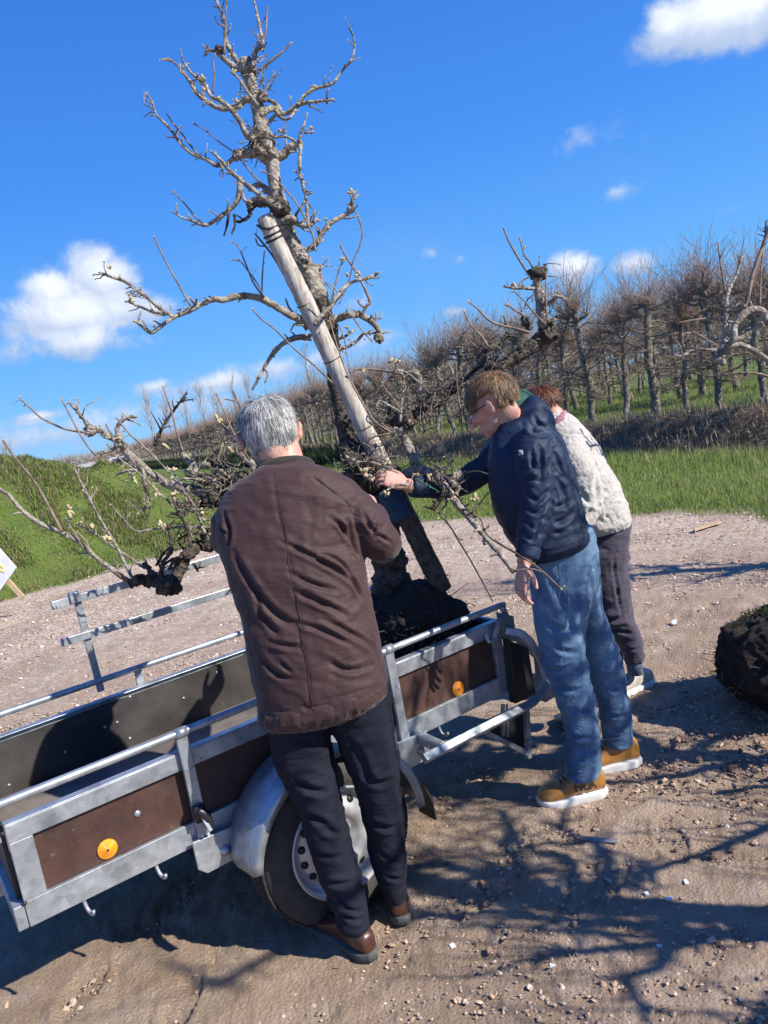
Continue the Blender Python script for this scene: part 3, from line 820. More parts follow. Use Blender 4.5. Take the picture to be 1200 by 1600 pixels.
    for k in range(7):
        f = k / 6; uu = a[0] + (b_[0] - a[0]) * f + .02 * math.sin(f * 3.14); zz = a[1] + (b_[1] - a[1]) * f
        for (w, o) in ((-.03, 0), (-.13, 0), (-.13, .005), (-.03, .005)): Vq.append((uu + o, w, zz))
    Fq = [(3, 2, 1, 0), (24, 25, 26, 27)] + [(k * 4 + j, k * 4 + (j + 1) % 4, (k + 1) * 4 + (j + 1) % 4, (k + 1) * 4 + j) for k in range(6) for j in range(4)]
    m.add(Vq, Fq).build('mud_flap', M_plyin, T)
    # reflectors
    for (px, py, nm) in ((168, 1327, 'orange reflector near the left corner'), (716, 1076, 'orange reflector on the right half')):
        u, z = TP(px, py, 0)
        m = MB(); m.lathe((u, .004, z), (0, -1, 0), [(0, .0295), (.004, .0295), (.007, .027), (.0075, .006), (.009, .005)], 32); m.build('reflector', M_orange, T, True, label=nm)
        m = MB(); m.lathe((u, -.004, z), (0, -1, 0), [(0, .004), (.003, .003)], 8); m.build('screw', M_wire, T, True)
    for (px, py, r) in ((215, 1272, .011), (2, 1300, .006), (37, 1408, .007)):
        u, z = TP(px, py, 0)
        m = MB(); m.lathe((u, .004 if r > .01 else -.014, z), (0, -1, 0), [(0, r), (.003, r * .9), (.006, r * .5)], 14); m.build('bolt', M_galv if r > .01 else M_blk, T, True)
    for (px, py) in ((154, 1100), (174, 1093), (164, 1136), (183, 1129), (339, 1051), (287, 1091), (203, 1089), (203, 1154), (14, 1227), (102, 1175)):
        u, z = TP(px, py, Wd - .017)
        m = MB(); m.lathe((u, Wd - .015, z), (0, -1, 0), [(0, .0065), (.002, .006), (.004, .003)], 12); m.build('bolt', M_galv, T, True)
    # rope hooks under the frame
    for (px, py) in ((135, 1418), (249, 1368), (690, 1150)):
        u, z = TP(px, py, -.01)
        m = MB(); m.tube([(u, .0, .41), (u, -.004, .385), (u + .004, -.012, .365), (u + .01, -.03, .36), (u + .012, -.038, .372)], .0055, 8, 4); m.build('rope_hook', M_galv, T, True)
    # chassis, axle, drawbar
    m = MB(); m.box((.1, .12, .33), (L - .1, .16, .399)); m.box((.1, Wd - .16, .33), (L - .1, Wd - .12, .399)); m.box((.5, .16, .335), (.54, Wd - .16, .395)); m.box((1.4, .16, .335), (1.44, Wd - .16, .395)); m.build('chassis', M_galv, T, bevel=.003)
    hu, hz = .895, .276
    m = MB(); m.tube([(hu, -.06, .31), (hu, Wd + .06, .31)], .032, 12); m.build('axle', M_galv, T, True)
    m = MB(); m.bar((-.9, Wd / 2, .36), (.3, Wd / 2, .36), .06, .06); m.tube([(-.9, Wd / 2, .36), (-1.0, Wd / 2, .37)], .035, 10); m.build('drawbar', M_galv, T, bevel=.003)
    # wheels
    def wheel(y, sgn):
        m = MB(); c = (hu, y, hz)
        prof = [(.070, .176), (.077, .192), (.079, .218), (.074, .244), (.064, .263), (.052, .272), (.03, .2765), (0, .278), (-.03, .2765), (-.052, .272), (-.064, .263), (-.074, .244), (-.079, .218), (-.077, .192), (-.070, .176)]
        ax = (0, sgn, 0)
        Vs = MB(); Vs.lathe(c, ax, [(o, r) for o, r in prof], 64); Vs.F = Vs.F[:-2]
        w = Vs.build('wheel', M_rubber, T, True, label='wheel half hidden behind the legs in navy trousers' if sgn < 0 else None)
        # tread grooves as slim raised blocks
        tb = MB(); a3 = np.linspace(0, 2 * PI, 60, endpoint=False)
        for i, a in enumerate(a3):
            for o, wd in ((-.047, .024), (-.016, .024), (.016, .024), (.047, .024)):
                a0 = a + (.02 if o > 0 else 0); rr = .2785 - abs(o) * .08
                ct, st = math.cos(a0), math.sin(a0)
                M = np.array([[ct, 0, -st, hu + ct * rr], [0, 1, 0, y + sgn * o], [st, 0, ct, hz + st * rr], [0, 0, 0, 1]])
                tb.box((-.004, -wd / 2, -.0125), (.0025, wd / 2, .0125), M)
        tb.build('tread', M_rubber, w)
        m = MB(); m.lathe(c, ax, [(-.07, .176), (.072, .180), (.080, .1815), (.079, .174), (.060, .166), (.048, .160), (.040, .150), (.045, .135), (.058, .112), (.062, .095), (.052, .078), (.03, .060), (.026, .040), (.026, .012)], 56)
        r = m.build('rim', M_rim, w, True)
        m = MB()
        for k in range(16):
            a = 2 * PI * (k + .5) / 16; q = (hu + .131 * math.cos(a), y + sgn * .044, hz + .131 * math.sin(a))
            nrm = (0.55 * math.cos(a), sgn, 0.55 * math.sin(a))
            nrm = np.array(nrm) / np.linalg.norm(nrm)
            q = np.array(q)
            m = MB(); m.lathe(q, nrm, [(0, .0125), (.0065, .0125), (.0068, .002)], 14); m.build('vent_hole', M_blk, w, True)
        m = MB(); m.lathe((hu, y + sgn * .026, hz), ax, [(0, .034), (.02, .033), (.026, .028), (.028, .008)], 20); m.build('hub_cap', M_rim, w, True)
        for k in range(4):
            a = 2 * PI * (k + .25) / 4; m = MB(); m.lathe((hu + .052 * math.cos(a), y + sgn * .03, hz + .052 * math.sin(a)), ax, [(0, .011), (.016, .011), (.017, .006)], 6); m.build('wheel_nut', M_rim, w)
        return w
    wheel(-.112, -1); wheel(Wd + .112, 1)
    # mudguards
    def guard(y0, y1):
        th = np.linspace(math.radians(170), math.radians(-2), 34)
        V = []; F = []
        prof = [(0, -.035), (.0, -.02), (.004, -.006), (.5, .004), (.996, -.006), (1.0, -.02), (1.0, -.035)]
        for a in th:
            for (f, dr) in prof:
                r = .328 + dr; V.append((hu + r * math.cos(a), y0 + (y1 - y0) * f, hz + .0 + r * math.sin(a)))
        n = len(prof)
        for i in range(len(th) - 1):
            for j in range(n - 1): F.append((i * n + j, i * n + j + 1, (i + 1) * n + j + 1, (i + 1) * n + j))
        o = mesh_obj('mudguard', V, F, M_galv, T)
        s = o.modifiers.new('thick', 'SOLIDIFY'); s.thickness = .003
        # round end flap
        return o
    guard(-.215, -.025); guard(Wd + .025, Wd + .215)
    # rear lamp bar: square tube on a strut, bending up round the lamp box
    m = MB()
    pts = []
    for (px, py, w) in ((662, 1186, -.17), (745, 1143, -.17), (818, 1106, -.17), (842, 1088, -.16), (852, 1060, -.15), (838, 1018, -.13), (818, 992, -.10), (790, 985, -.05)):
        u, z = TP(px, py, w); pts.append((u, w, z))
    m.tube(pts, [.021] * len(pts), 4, 5); m.build('lamp_bar', M_galv, T, bevel=.003)
    a = TP(652, 1150, -.02); b = TP(690, 1168, -.16)
    m = MB(); m.bar((a[0], -.02, a[1]), (b[0], -.16, b[1]), .035, .035); m.build('strut', M_galv, T, bevel=.003)
    u0, z0 = TP(800, 1005, -.02)
    m = MB(); q = [TP(*p, -.06) for p in ((795, 1000), (826, 1012), (838, 1085), (806, 1100))]
    V = [(u, -.06, z) for u, z in q] + [(u, -.02, z) for u, z in q]
    m.add(V, [(3, 2, 1, 0), (4, 5, 6, 7), (0, 1, 5, 4), (1, 2, 6, 5), (2, 3, 7, 6), (3, 0, 4, 7)]); m.build('lamp_housing', M_blk, T, bevel=.004)
    # galvanised corner plate
    m = MB(); q = [TP(*p, -.03) for p in ((783, 958), (797, 962), (800, 985), (838, 1012), (856, 1040), (860, 1088), (848, 1096), (842, 1030), (812, 1003), (790, 1000))]
    n = len(q); V = [(u, -.05, z) for u, z in q] + [(u, -.0, z) for u, z in q]
    m.add(V, [tuple(range(n))[::-1], tuple(range(n, 2 * n))] + [(i, (i + 1) % n, (i + 1) % n + n, i + n) for i in range(n)]); m.build('corner_plate', M_galv, T)
    # lower support frame with number plate board
    def pp(px, py, w): u, z = TP(px, py, w); return (u, w, z)
    m = MB(); m.bar(pp(822, 1108, .02), pp(826, 1184, .02), .022, .022, (0, 1, 0)); m.bar(pp(742, 1136, .02), pp(826, 1178, .02), .02, .02, (0, 1, 0))
    m.bar(pp(786, 1100, .03), pp(786, 1150, .03), .014, .014, (0, 1, 0)); m.bar(pp(792, 1100, .035), pp(793, 1152, .035), .008, .008, (0, 1, 0)); m.build('rear_stand', M_galv, T, bevel=.002)
    q = [pp(*p, .05) for p in ((752, 1130), (820, 1098), (820, 1170), (768, 1146))]
    m = MB(); V = q + [(a, b + .01, c) for a, b, c in q]; m.add(V, [(3, 2, 1, 0), (4, 5, 6, 7), (0, 1, 5, 4), (1, 2, 6, 5), (2, 3, 7, 6), (3, 0, 4, 7)]); m.build('plate_board', M_blk, T)
    m = MB(); m.lathe(pp(826, 1158, .0), (0, -1, 0), [(0, .01), (.014, .01), (.016, .004)], 12); m.build('bolt', M_galv, T, True)
    # black lashing lever at the rail end
    m = MB(); m.bar(pp(781, 966, -.04), pp(772, 998, -.04), .022, .014, (0, 1, 0)); m.tube([pp(760, 990, -.035), pp(764, 1003, -.045), pp(775, 1000, -.045)], .008, 8, 3); m.build('lashing_lever', M_galv, T, bevel=.003)
    # ladder rack frame standing on the far side
    wf = Wd + .05
    def fp(px, py): u, z = TP(px, py, wf); return (u, wf, z)
    def ext(a, b, k): a = np.array(a); b = np.array(b); return tuple(a + (b - a) * k)
    m = MB(); a, b = fp(80, 947), fp(352, 869); m.bar(a, ext(a, b, 1.9), .012, .032, (0, 0, 1)); m.build('rack_bar', M_galv, T, bevel=.002)
    a, b = fp(95, 1005), fp(380, 917); m = MB(); m.bar(a, ext(a, b, 1.62), .012, .030, (0, 0, 1)); m.build('rack_bar', M_galv, T, bevel=.002)
    wf += .013
    a, b = fp(118, 928), fp(158, 1080); m = MB(); m.bar(a, b, .028, .012, (0, 1, 0)); m.build('rack_post', M_galv, T, bevel=.002)
    m = MB(); a = fp(114, 927); m.box((a[0] - .02, wf - .03, a[2] - .035), (a[0] + .02, wf + .01, a[2] + .005)); m.build('rack_clamp', M_galv, T, bevel=.002)
    b2 = (ext(fp(80, 947), fp(352, 869), 1.85)); m = MB(); m.bar(b2, (b2[0] + .02, b2[1], .70), .028, .012, (0, 1, 0)); m.build('rack_post', M_galv, T, bevel=.002)
    return T
TRAILER = build_trailer()

# ------------------------------------------------------------------ traced branches
def trace(pts, rpx, d, jz=0.0, seed=0):
    """pixel polyline -> world points and radii; d is a depth or (start, end)"""
    n = len(pts); d0, d1 = d if isinstance(d, tuple) else (d, d)
    r0, r1 = rpx if isinstance(rpx, tuple) else (rpx, rpx)
    L = np.concatenate([[0], np.cumsum([math.dist(pts[i], pts[i + 1]) for i in range(n - 1)])]); L /= L[-1]
    g = np.random.default_rng(seed)
    W_ = []; R_ = []
    for i, (x, y) in enumerate(pts):
        dd = d0 + (d1 - d0) * L[i] + (g.normal(0, jz) if 0 < i < n - 1 else 0)
        W_.append(P(x, y, dd)); R_.append((r0 + (r1 - r0) * L[i]) * dd / FPX)
    return np.array(W_), np.array(R_)

def spurs(mb, pts, rad, g, dens, bud=None, size=1.0):
    """short fruiting spurs, thorns and buds along a branch"""
    seg = np.linalg.norm(np.diff(pts, axis=0), axis=1); L = seg.sum(); n = g.poisson(L * dens)
    for _ in range(n):
        k = g.choice(len(seg), p=seg / L); f = g.random(); p = pts[k] * (1 - f) + pts[k + 1] * f
        t = (pts[k + 1] - pts[k]); t /= (np.linalg.norm(t) + 1e-9)
        d = g.normal(0, 1, 3); d -= t * (d @ t); d /= np.linalg.norm(d); d = d * .9 + t * .5 + np.array([0, 0, .25]); d /= np.linalg.norm(d)
        r = min(max(rad[k] * .55, .0018), .007) * size; l = g.uniform(.012, .05) * size
        q = [p, p + d * l * .5 + g.normal(0, .003, 3), p + d * l]
        if g.random() < .35: q.append(q[-1] + (d + g.normal(0, .6, 3)) * l * .5)
        mb.tube(q, np.linspace(r, r * .45, len(q)), 5)
        if bud is not None and g.random() < .4:
            budcluster(bud, q[-1], d, g, .55)

def budcluster(mb, p, d, g, s=1.0):
    for _ in range(g.integers(2, 5)):
        dd = d + g.normal(0, .55, 3); dd /= np.linalg.norm(dd); l = g.uniform(.008, .017) * s; r = l * .28
        mb.tube([p, p + dd * l * .45, p + dd * l * .8, p + dd * l], [r * .5, r, r * .8, r * .15], 5)

TREE_BRANCHES = [
 # points, radius px (start,end), depth, kind
 ([(385,102),(368,105),(350,92),(335,80),(320,78)], (6,2), 3.2, 'g'),
 ([(372,98),(358,75),(352,55),(350,30),(340,5),(333,-14)], (4,2), 3.2, 'g'),
 ([(350,85),(352,50),(353,15),(356,-14)], (1.8,1.3), 3.18, 't'),
 ([(395,105),(400,80),(410,68),(405,40),(398,5),(396,-10)], (4,1.2), 3.15, 'g'),
 ([(410,68),(415,50),(417,25),(418,12)], (2,1.3), 3.15, 't'),
 ([(405,110),(420,98),(440,82),(455,67)], (2.6,1.3), 3.2, 't'),
 ([(405,155),(415,140),(428,115)], (1.8,1.2), 3.1, 't'),
 ([(402,160),(385,155),(372,165),(355,170),(340,168),(330,163),(310,148),(295,125),(280,105),(264,91)], (6,1.5), 3.2, 'g'),
 ([(398,218),(385,210),(375,190),(360,170),(345,158),(330,150),(318,130),(300,115),(287,97)], (5,1.5), 3.12, 'g'),
 ([(332,146),(335,120),(333,95),(336,85)], (1.6,1.2), 3.12, 't'),
 ([(403,165),(388,145),(375,125),(362,112)], (2.8,1.8), 3.1, 'g'),
 ([(408,182),(418,172),(430,170),(445,178),(465,165),(480,160),(500,158),(522,155)], (5.5,1.5), 3.2, 'g'),
 ([(465,165),(475,150),(488,140),(505,135),(520,130),(535,110),(548,95),(554,75),(552,58),(546,44)], (3.2,1.2), 3.18, 'g'),
 ([(430,172),(440,185),(452,185),(462,172)], (3.2,2), 3.18, 'g'),
 ([(412,195),(422,188),(432,178)], (3,2.5), 3.2, 'g'),
 ([(413,155),(422,157),(432,163),(440,172)], (3.5,2.5), 3.22, 'g'),
 ([(421,208),(428,214),(445,213),(455,217),(462,222)], (2.6,2.2), 3.1, 'g'),
 ([(425,247),(440,243),(452,232),(463,226),(472,224)], (8,4.5), 3.22, 'g'),
 ([(470,227),(469,212),(475,195),(480,177)], (3,1.5), 3.2, 'g'),
 ([(475,208),(487,206)], (1.8,1.5), 3.2, 't'),
 ([(470,226),(468,260),(472,285),(478,310),(480,335),(483,352)], (3,2.8), 3.15, 'g'),
 ([(471,280),(464,270),(460,268)], (2,1.2), 3.15, 't'),
 ([(478,305),(485,302),(488,302)], (2,1.2), 3.15, 't'),
 ([(412,235),(395,241),(380,240),(365,247)], (8,6), 3.2, 'g'),
 ([(366,247),(355,255),(345,258),(335,257),(320,248),(300,240),(280,222),(265,200),(245,180),(238,160),(230,147)], (3.8,1.3), 3.2, 'g'),
 ([(315,247),(300,230),(285,210),(272,195),(261,179)], (1.5,1.1), 3.2, 't'),
 ([(437,325),(425,317),(410,308),(390,292),(370,277),(355,263),(345,250),(331,237)], (4.6,2.2), 3.05, 'g'),
 ([(404,283),(380,255),(365,238),(340,220),(320,203),(302,193)], (1.5,1.1), 3.15, 't'),
 ([(430,318),(412,315),(398,317),(388,324)], (8,7), 3.2, 'd'),
 ([(390,325),(389,338),(375,346),(365,344)], (3.4,2), 3.2, 'd'),
 ([(425,303),(410,290),(400,290),(388,296)], (5.5,4), 3.25, 'g'),
 ([(375,278),(375,295),(370,315),(358,328),(345,338),(335,345),(320,352),(300,345),(285,340),(267,330)], (5,1.1), 3.15, 'g'),
 ([(322,353),(305,338),(290,320),(271,299)], (1.5,1.1), 3.15, 't'),
 ([(358,330),(355,350),(350,368)], (2.6,1.6), 3.15, 'd'),
 ([(366,335),(367,352),(362,366)], (2.2,1.6), 3.15, 'd'),
 ([(378,300),(382,312),(392,316)], (2.6,3), 3.15, 'g'),
 ([(440,347),(455,341),(465,350),(475,353),(485,352),(496,341)], (6,2.2), 3.2, 'g'),
 ([(462,350),(463,335),(470,325),(478,310)], (2.4,1.6), 3.2, 'g'),
 ([(493,392),(490,372),(482,352),(465,320),(440,290),(425,275),(408,267)], (1.8,1.2), 3.05, 't'),
 ([(476,420),(474,404),(478,392),(490,385),(500,370),(515,350),(535,338),(552,329)], (5.5,3), 3.2, 'g'),
 ([(552,330),(551,317),(549,305)], (3,2), 3.2, 'g'),
 ([(557,332),(566,360),(562,385),(553,405),(545,440),(530,475)], (1.5,1.0), 3.2, 't'),
 ([(455,438),(445,430),(430,405),(415,385),(399,366)], (3,1.4), 3.3, 't'),
 ([(415,385),(404,383),(400,375)], (1.6,1.2), 3.3, 't'),
 ([(490,512),(470,500),(450,490),(430,478),(410,467),(390,463),(370,463),(350,468),(335,468),(315,475),(300,483),(285,490),(272,495),(258,505),(245,515),(235,520),(222,510),(211,501)], (7,2.2), (3.3,3.0), 'g'),
 ([(270,495),(250,482),(230,465),(210,450),(195,440),(175,433),(156,426)], (3.4,2.2), 3.02, 'g'),
 ([(258,492),(240,487),(220,480),(200,471)], (2.6,2), 3.02, 'g'),
 ([(298,478),(285,455),(268,425),(252,395),(241,371)], (1.8,1.3), 3.05, 't'),
 ([(412,466),(395,440),(385,415),(372,385),(362,378)], (1.7,1.1), 3.15, 't'),
 ([(413,464),(400,440),(385,420),(375,408),(363,406)], (1.5,1.1), 3.13, 't'),
 ([(409,463),(410,430),(413,394)], (1.4,1.0), 3.16, 't'),
 ([(487,527),(465,527),(445,535),(430,548),(415,570),(405,590),(394,609)], (5.5,1.6), 3.2, 'g'),
 ([(519,598),(490,570),(460,545),(430,515),(410,500),(395,484)], (1.7,1.3), 3.0, 't'),
 ([(412,575),(418,585),(414,598)], (1.7,1.2), 3.2, 't'),
 ([(490,508),(507,488),(518,478),(533,455),(548,442),(562,437),(582,432),(591,426)], (3.6,2.6), (3.02,3.1), 'g'),
 ([(516,501),(530,497),(545,492),(560,491),(575,499),(588,510),(596,526)], (6.5,4), 3.25, 'g'),
 ([(565,492),(573,478),(578,470),(562,435),(550,415),(540,400),(532,384)], (2.8,1.3), 3.2, 't'),
 ([(570,481),(562,475),(559,468)], (2,1.5), 3.2, 't'),
 ([(520,548),(545,541),(560,530),(570,521),(590,520)], (3.4,1.8), 3.25, 'g'),
 ([(524,532),(540,525),(552,516)], (2.6,2), 3.25, 'g'),
 ([(518,470),(525,440),(531,418),(538,405)], (1.7,1.2), 3.22, 't'),
 ([(505,447),(502,432),(500,420)], (2.4,1.6), 3.25, 't'), ([(497,425),(503,418),(508,411)], (2.4,1.6), 3.25, 'g'),
 ([(550,493),(565,515),(582,534)], (1.5,1.1), 3.2, 't'),
 ([(514,487),(535,520),(543,560),(552,602)], (1.3,.9), 3.2, 't'),
 ([(584,512),(587,500),(588,489)], (1.8,1.4), 3.25, 't'),
 ([(479,516),(466,497),(452,481),(447,468)], (2.4,1.6), 3.3, 't'),
 ([(613,677),(587,660),(573,640),(560,618),(543,585),(528,545),(515,500)], (2.2,1.1), 3.05, 't'),
 ([(545,582),(560,577),(580,577),(605,580),(624,584)], (1.8,2.4), 3.1, 't'),
 # right scaffold limbs
 ([(572,728),(600,738),(632,742),(653,733),(667,738),(682,744),(702,771),(719,792),(741,818),(764,846),(784,869),(802,894)], (9,3.4), (3.25,2.66), 'g'),
 ([(741,805),(752,812),(759,832),(775,846),(809,866),(843,889),(876,919)], (2.4,1.1), (2.85,2.6), 't'),
 ([(804,892),(829,889),(846,893)], (1.8,1.2), 2.66, 't'),
 ([(694,765),(692,775),(685,784),(676,797)], (4.5,3), 2.95, 'd'),
 ([(679,795),(702,821),(719,849),(736,877),(753,908),(769,938)], (1.5,1.0), 2.95, 't'),
 ([(650,735),(648,723),(640,703),(630,682),(625,667)], (8,7), 3.15, 'w'),
 ([(640,660),(628,660),(617,654),(606,664),(597,670),(584,680)], (9,8), 3.2, 'd'),
 ([(620,655),(610,640),(612,620)], (6,4), 3.25, 'd'),
 ([(625,660),(628,627),(631,590),(623,582)], (2.2,1.8), 3.1, 'w'),
 ([(622,642),(605,632),(593,627),(588,638),(598,640)], (2.2,1.4), 3.1, 'w'),
 ([(627,642),(615,623),(602,608),(597,598)], (1.6,1.1), 3.1, 't'),
 ([(622,670),(610,671),(598,663)], (2,1.3), 3.05, 't'),
 ([(633,664),(640,653),(657,640),(670,632),(690,622),(703,610),(717,602),(733,597),(758,580),(780,572),(803,558),(825,547),(843,533),(856,519)], (7,13), (3.25,3.3), 'd'),
 ([(693,611),(672,623),(655,626)], (6,3), 3.25, 'd'),
 ([(856,524),(852,507),(847,490),(845,470),(840,448),(840,430)], (11,7), 3.3, 'w'),
 ([(840,436),(840,422)], (10,13), 3.3, 'd'),
 ([(829,432),(817,415),(807,398),(795,377),(787,357)], (2.2,1.4), 3.3, 't'),
 ([(836,424),(827,408),(820,400),(812,373)], (1.8,1.2), 3.3, 't'),
 ([(842,420),(843,402)], (1.5,1.2), 3.3, 't'), ([(848,425),(852,413)], (3.2,2.6), 3.3, 'd'),
 ([(835,451),(817,450),(803,450),(787,447)], (3.2,1.8), 3.28, 'g'),
 ([(828,432),(817,438),(809,448)], (1.5,1.2), 3.28, 't'),
 ([(853,508),(833,487),(817,468),(803,455)], (1.6,1.2), 3.2, 't'),
 ([(855,503),(853,473),(853,448),(854,431)], (1.8,1.2), 3.2, 't'),
 ([(853,474),(863,470),(873,463),(884,468)], (3.4,2.2), 3.25, 'g'), ([(871,463),(871,447)], (1.5,1.2), 3.25, 't'),
 ([(855,505),(866,498),(877,493)], (3.2,2.4), 3.25, 'd'), ([(858,519),(866,514),(874,506)], (6,4), 3.3, 'd'),
 ([(827,520),(817,517),(803,513),(790,510),(772,505),(758,495),(747,483),(733,472)], (3,1.2), 3.2, 't'),
 ([(792,508),(789,498),(787,494)], (2.4,1.8), 3.2, 't'),
 ([(823,507),(818,493),(808,487),(795,478)], (2.6,1.3), 3.25, 't'),
 ([(828,515),(822,503),(818,497)], (7,5), 3.27, 'd'),
 ([(748,560),(758,548),(767,543),(783,532),(799,518)], (6,3.5), 3.2, 'd'),
 ([(763,542),(750,523),(735,507),(725,487)], (1.9,1.2), 3.15, 't'),
 ([(712,565),(715,610),(720,643),(722,677),(721,708)], (1.4,1.1), 3.05, 't'),
 ([(680,613),(675,630),(672,645)], (1.3,1), 3.05, 't'),
 ([(687,577),(682,585),(687,593),(698,592),(707,583),(703,573)], (2.6,1.8), 3.15, 'w'),
 ([(646,580),(655,590),(655,605),(660,616)], (6,4), 3.2, 'w'),
 ([(620,578),(633,582),(648,592),(663,606)], (2.2,1.5), 3.1, 'w'),
 ([(540,713),(560,722),(582,723),(597,728),(612,732)], (2.4,2.2), 3.0, 'w'),
 ([(577,715),(600,714),(620,713)], (1.2,1), 3.0, 't'),
 ([(570,693),(583,683),(610,677)], (2,1.6), 3.1, 't'),
 ([(648,715),(662,713),(677,712)], (2.2,1.6), 3.1, 'g'),
 ([(593,773),(607,765),(620,758),(638,758)], (2.2,2), 2.95, 'w'),
 ([(687,738),(687,723),(688,708)], (2,1.5), 3.0, 'w'), ([(695,740),(700,728),(707,720)], (2.4,1.8), 3.0, 'w'),
 ([(690,735),(677,727),(663,720)], (1.8,1.2), 3.0, 't'), ([(702,750),(712,757),(717,764),(712,772)], (4,3), 2.95, 'w'),
 ([(741,810),(740,795),(748,788),(763,770)], (2,1.4), 2.85, 't'),
 ([(660,640),(668,628),(676,622)], (4,2), 3.2, 'd'), ([(720,600),(730,585),(745,575),(760,560)], (5,4), 3.3, 'd'),
 # left scaffold limbs (partly behind the man in brown)
 ([(565,738),(520,752),(460,766),(400,775),(350,778),(320,784),(300,790),(285,790),(272,783)], (12,6), (3.25,2.9), 'd'),
 ([(430,768),(380,772),(330,773),(300,764),(281,761),(262,756),(244,745),(226,732),(211,719),(196,704),(187,690),(170,682),(155,673),(142,672)], (10,5), (3.05,2.95), 'w'),
 ([(138,669),(127,650),(109,630)], (2.6,2), 2.95, 'g'),
 ([(140,677),(120,674),(100,670),(80,661),(63,652),(48,638),(31,622)], (2,1.3), 2.92, 't'),
 ([(188,692),(183,672),(188,660),(200,652),(213,651)], (4.5,2.5), 2.95, 'g'),
 ([(195,728),(183,707),(177,688),(166,664)], (1.6,1.2), 2.9, 't'),
 ([(190,694),(170,705),(152,708)], (3.4,2.2), 2.9, 'g'),
 ([(150,712),(137,697),(123,675),(110,650),(97,625)], (1.7,1.2), 2.88, 't'),
 ([(325,845),(308,803),(290,772),(275,752),(253,726),(226,699),(198,673),(183,653)], (2.4,1.4), 2.85, 'g'),
 ([(317,807),(297,780),(277,748)], (1.8,1.2), 2.83, 't'),
 ([(300,840),(290,820),(277,798),(253,774),(226,747),(202,728),(183,714)], (2.2,1.3), 2.82, 'g'),
 ([(242,697),(253,670),(268,646),(283,626),(292,614)], (3,2), 2.95, 'd'),
 ([(286,706),(277,677),(270,650),(261,622),(254,604)], (2,1.2), 2.9, 't'),
 ([(350,770),(332,752),(308,745),(294,739),(301,728),(295,719),(283,708)], (8,5), 3.0, 'g'),
 ([(300,742),(312,728),(327,726)], (5.5,4), 2.95, 'g'), ([(331,730),(336,710),(346,699)], (5,2.5), 2.98, 'd'), ([(338,740),(341,717),(347,695)], (2.6,2), 2.98, 't'),
 ([(400,745),(394,726),(382,716),(372,708)], (6,4.5), 2.98, 'w'),
 ([(391,721),(372,692),(352,668),(339,655)], (2.2,1.6), 2.92, 'g'), ([(388,716),(363,673),(349,640),(338,616)], (1.7,1.2), 2.9, 't'),
 ([(392,690),(377,640),(371,627),(364,610)], (2.4,1.8), 2.98, 't'), ([(371,627),(354,624)], (1.3,1), 2.98, 't'),
 ([(281,750),(290,748),(316,750)], (2.4,2), 2.88, 'w'),
 ([(224,733),(226,756),(229,770),(233,789),(222,797),(214,804)], (3.4,1.8), 2.9, 'g'),
 ([(231,791),(213,793),(199,783)], (1.6,1.2), 2.9, 't'), ([(226,733),(198,736),(183,741)], (3,2), 2.92, 'g'),
 ([(380,800),(345,842),(329,851),(312,853),(296,863),(283,884),(275,905),(262,917),(246,907),(233,911),(217,907),(203,913)], (14,6.5), (2.95,2.8), 'd'),
 ([(200,908),(179,892),(158,878),(137,859),(121,845),(104,835),(73,823),(50,810),(30,793),(13,773),(-4,762),(-26,738)], (4.6,3), (2.8,2.65), 'w'),
 ([(97,831),(70,780),(50,747),(27,720),(6,689)], (2.4,1.8), 2.7, 't'),
 ([(207,904),(180,850),(160,817),(133,767),(116,732)], (2.4,1.7), 2.75, 'g'),
 ([(227,888),(190,863),(169,849),(148,834),(122,819)], (2,1.4), 2.78, 'g'),
 ([(252,903),(254,880),(267,863),(267,842),(262,819)], (3.8,3), 2.8, 'd'), ([(244,884),(254,867),(265,855)], (2.2,1.8), 2.8, 'd'),
 ([(264,890),(273,876),(284,870)], (4.2,3.6), 2.8, 'd'), ([(298,855),(294,830),(283,807),(271,785)], (3,2.2), 2.8, 'd'),
 ([(335,826),(321,824),(294,824),(267,824)], (2.6,2), 2.85, 'g'), ([(262,826),(250,825),(231,828),(212,830),(196,815),(174,789)], (2,1.4), 2.83, 'g'),
 ([(325,834),(294,835),(277,845)], (2.2,1.6), 2.84, 'd'), ([(238,905),(233,890),(225,882)], (4.5,4), 2.78, 'd'),
 ([(302,880),(310,893)], (3,2), 2.85, 'd'), ([(125,846),(112,826),(103,812)], (1.7,1.2), 2.73, 't'), ([(137,859),(136,848),(121,832)], (1.8,1.3), 2.73, 't'),
]
TRUNK_PX = [(384,104,9),(393,135,9.5),(402,165,9.5),(408,200,12),(414,222,16),(424,250,11),(430,290,11),(437,322,14),(446,352,13),(458,385,13),(474,415,16),(487,440,17),(500,470,15),(510,500,14),(516,530,13),(520,565,12.5),(525,600,12.5),(533,640,13),(545,690,16),(560,722,22),(578,755,24),(595,795,23),(604,850,24),(610,900,28),(614,935,37),(617,965,44)]
def trunk_depth(y): return np.interp(y, [100, 500, 740, 960], [3.2, 3.27, 3.27, 3.36])
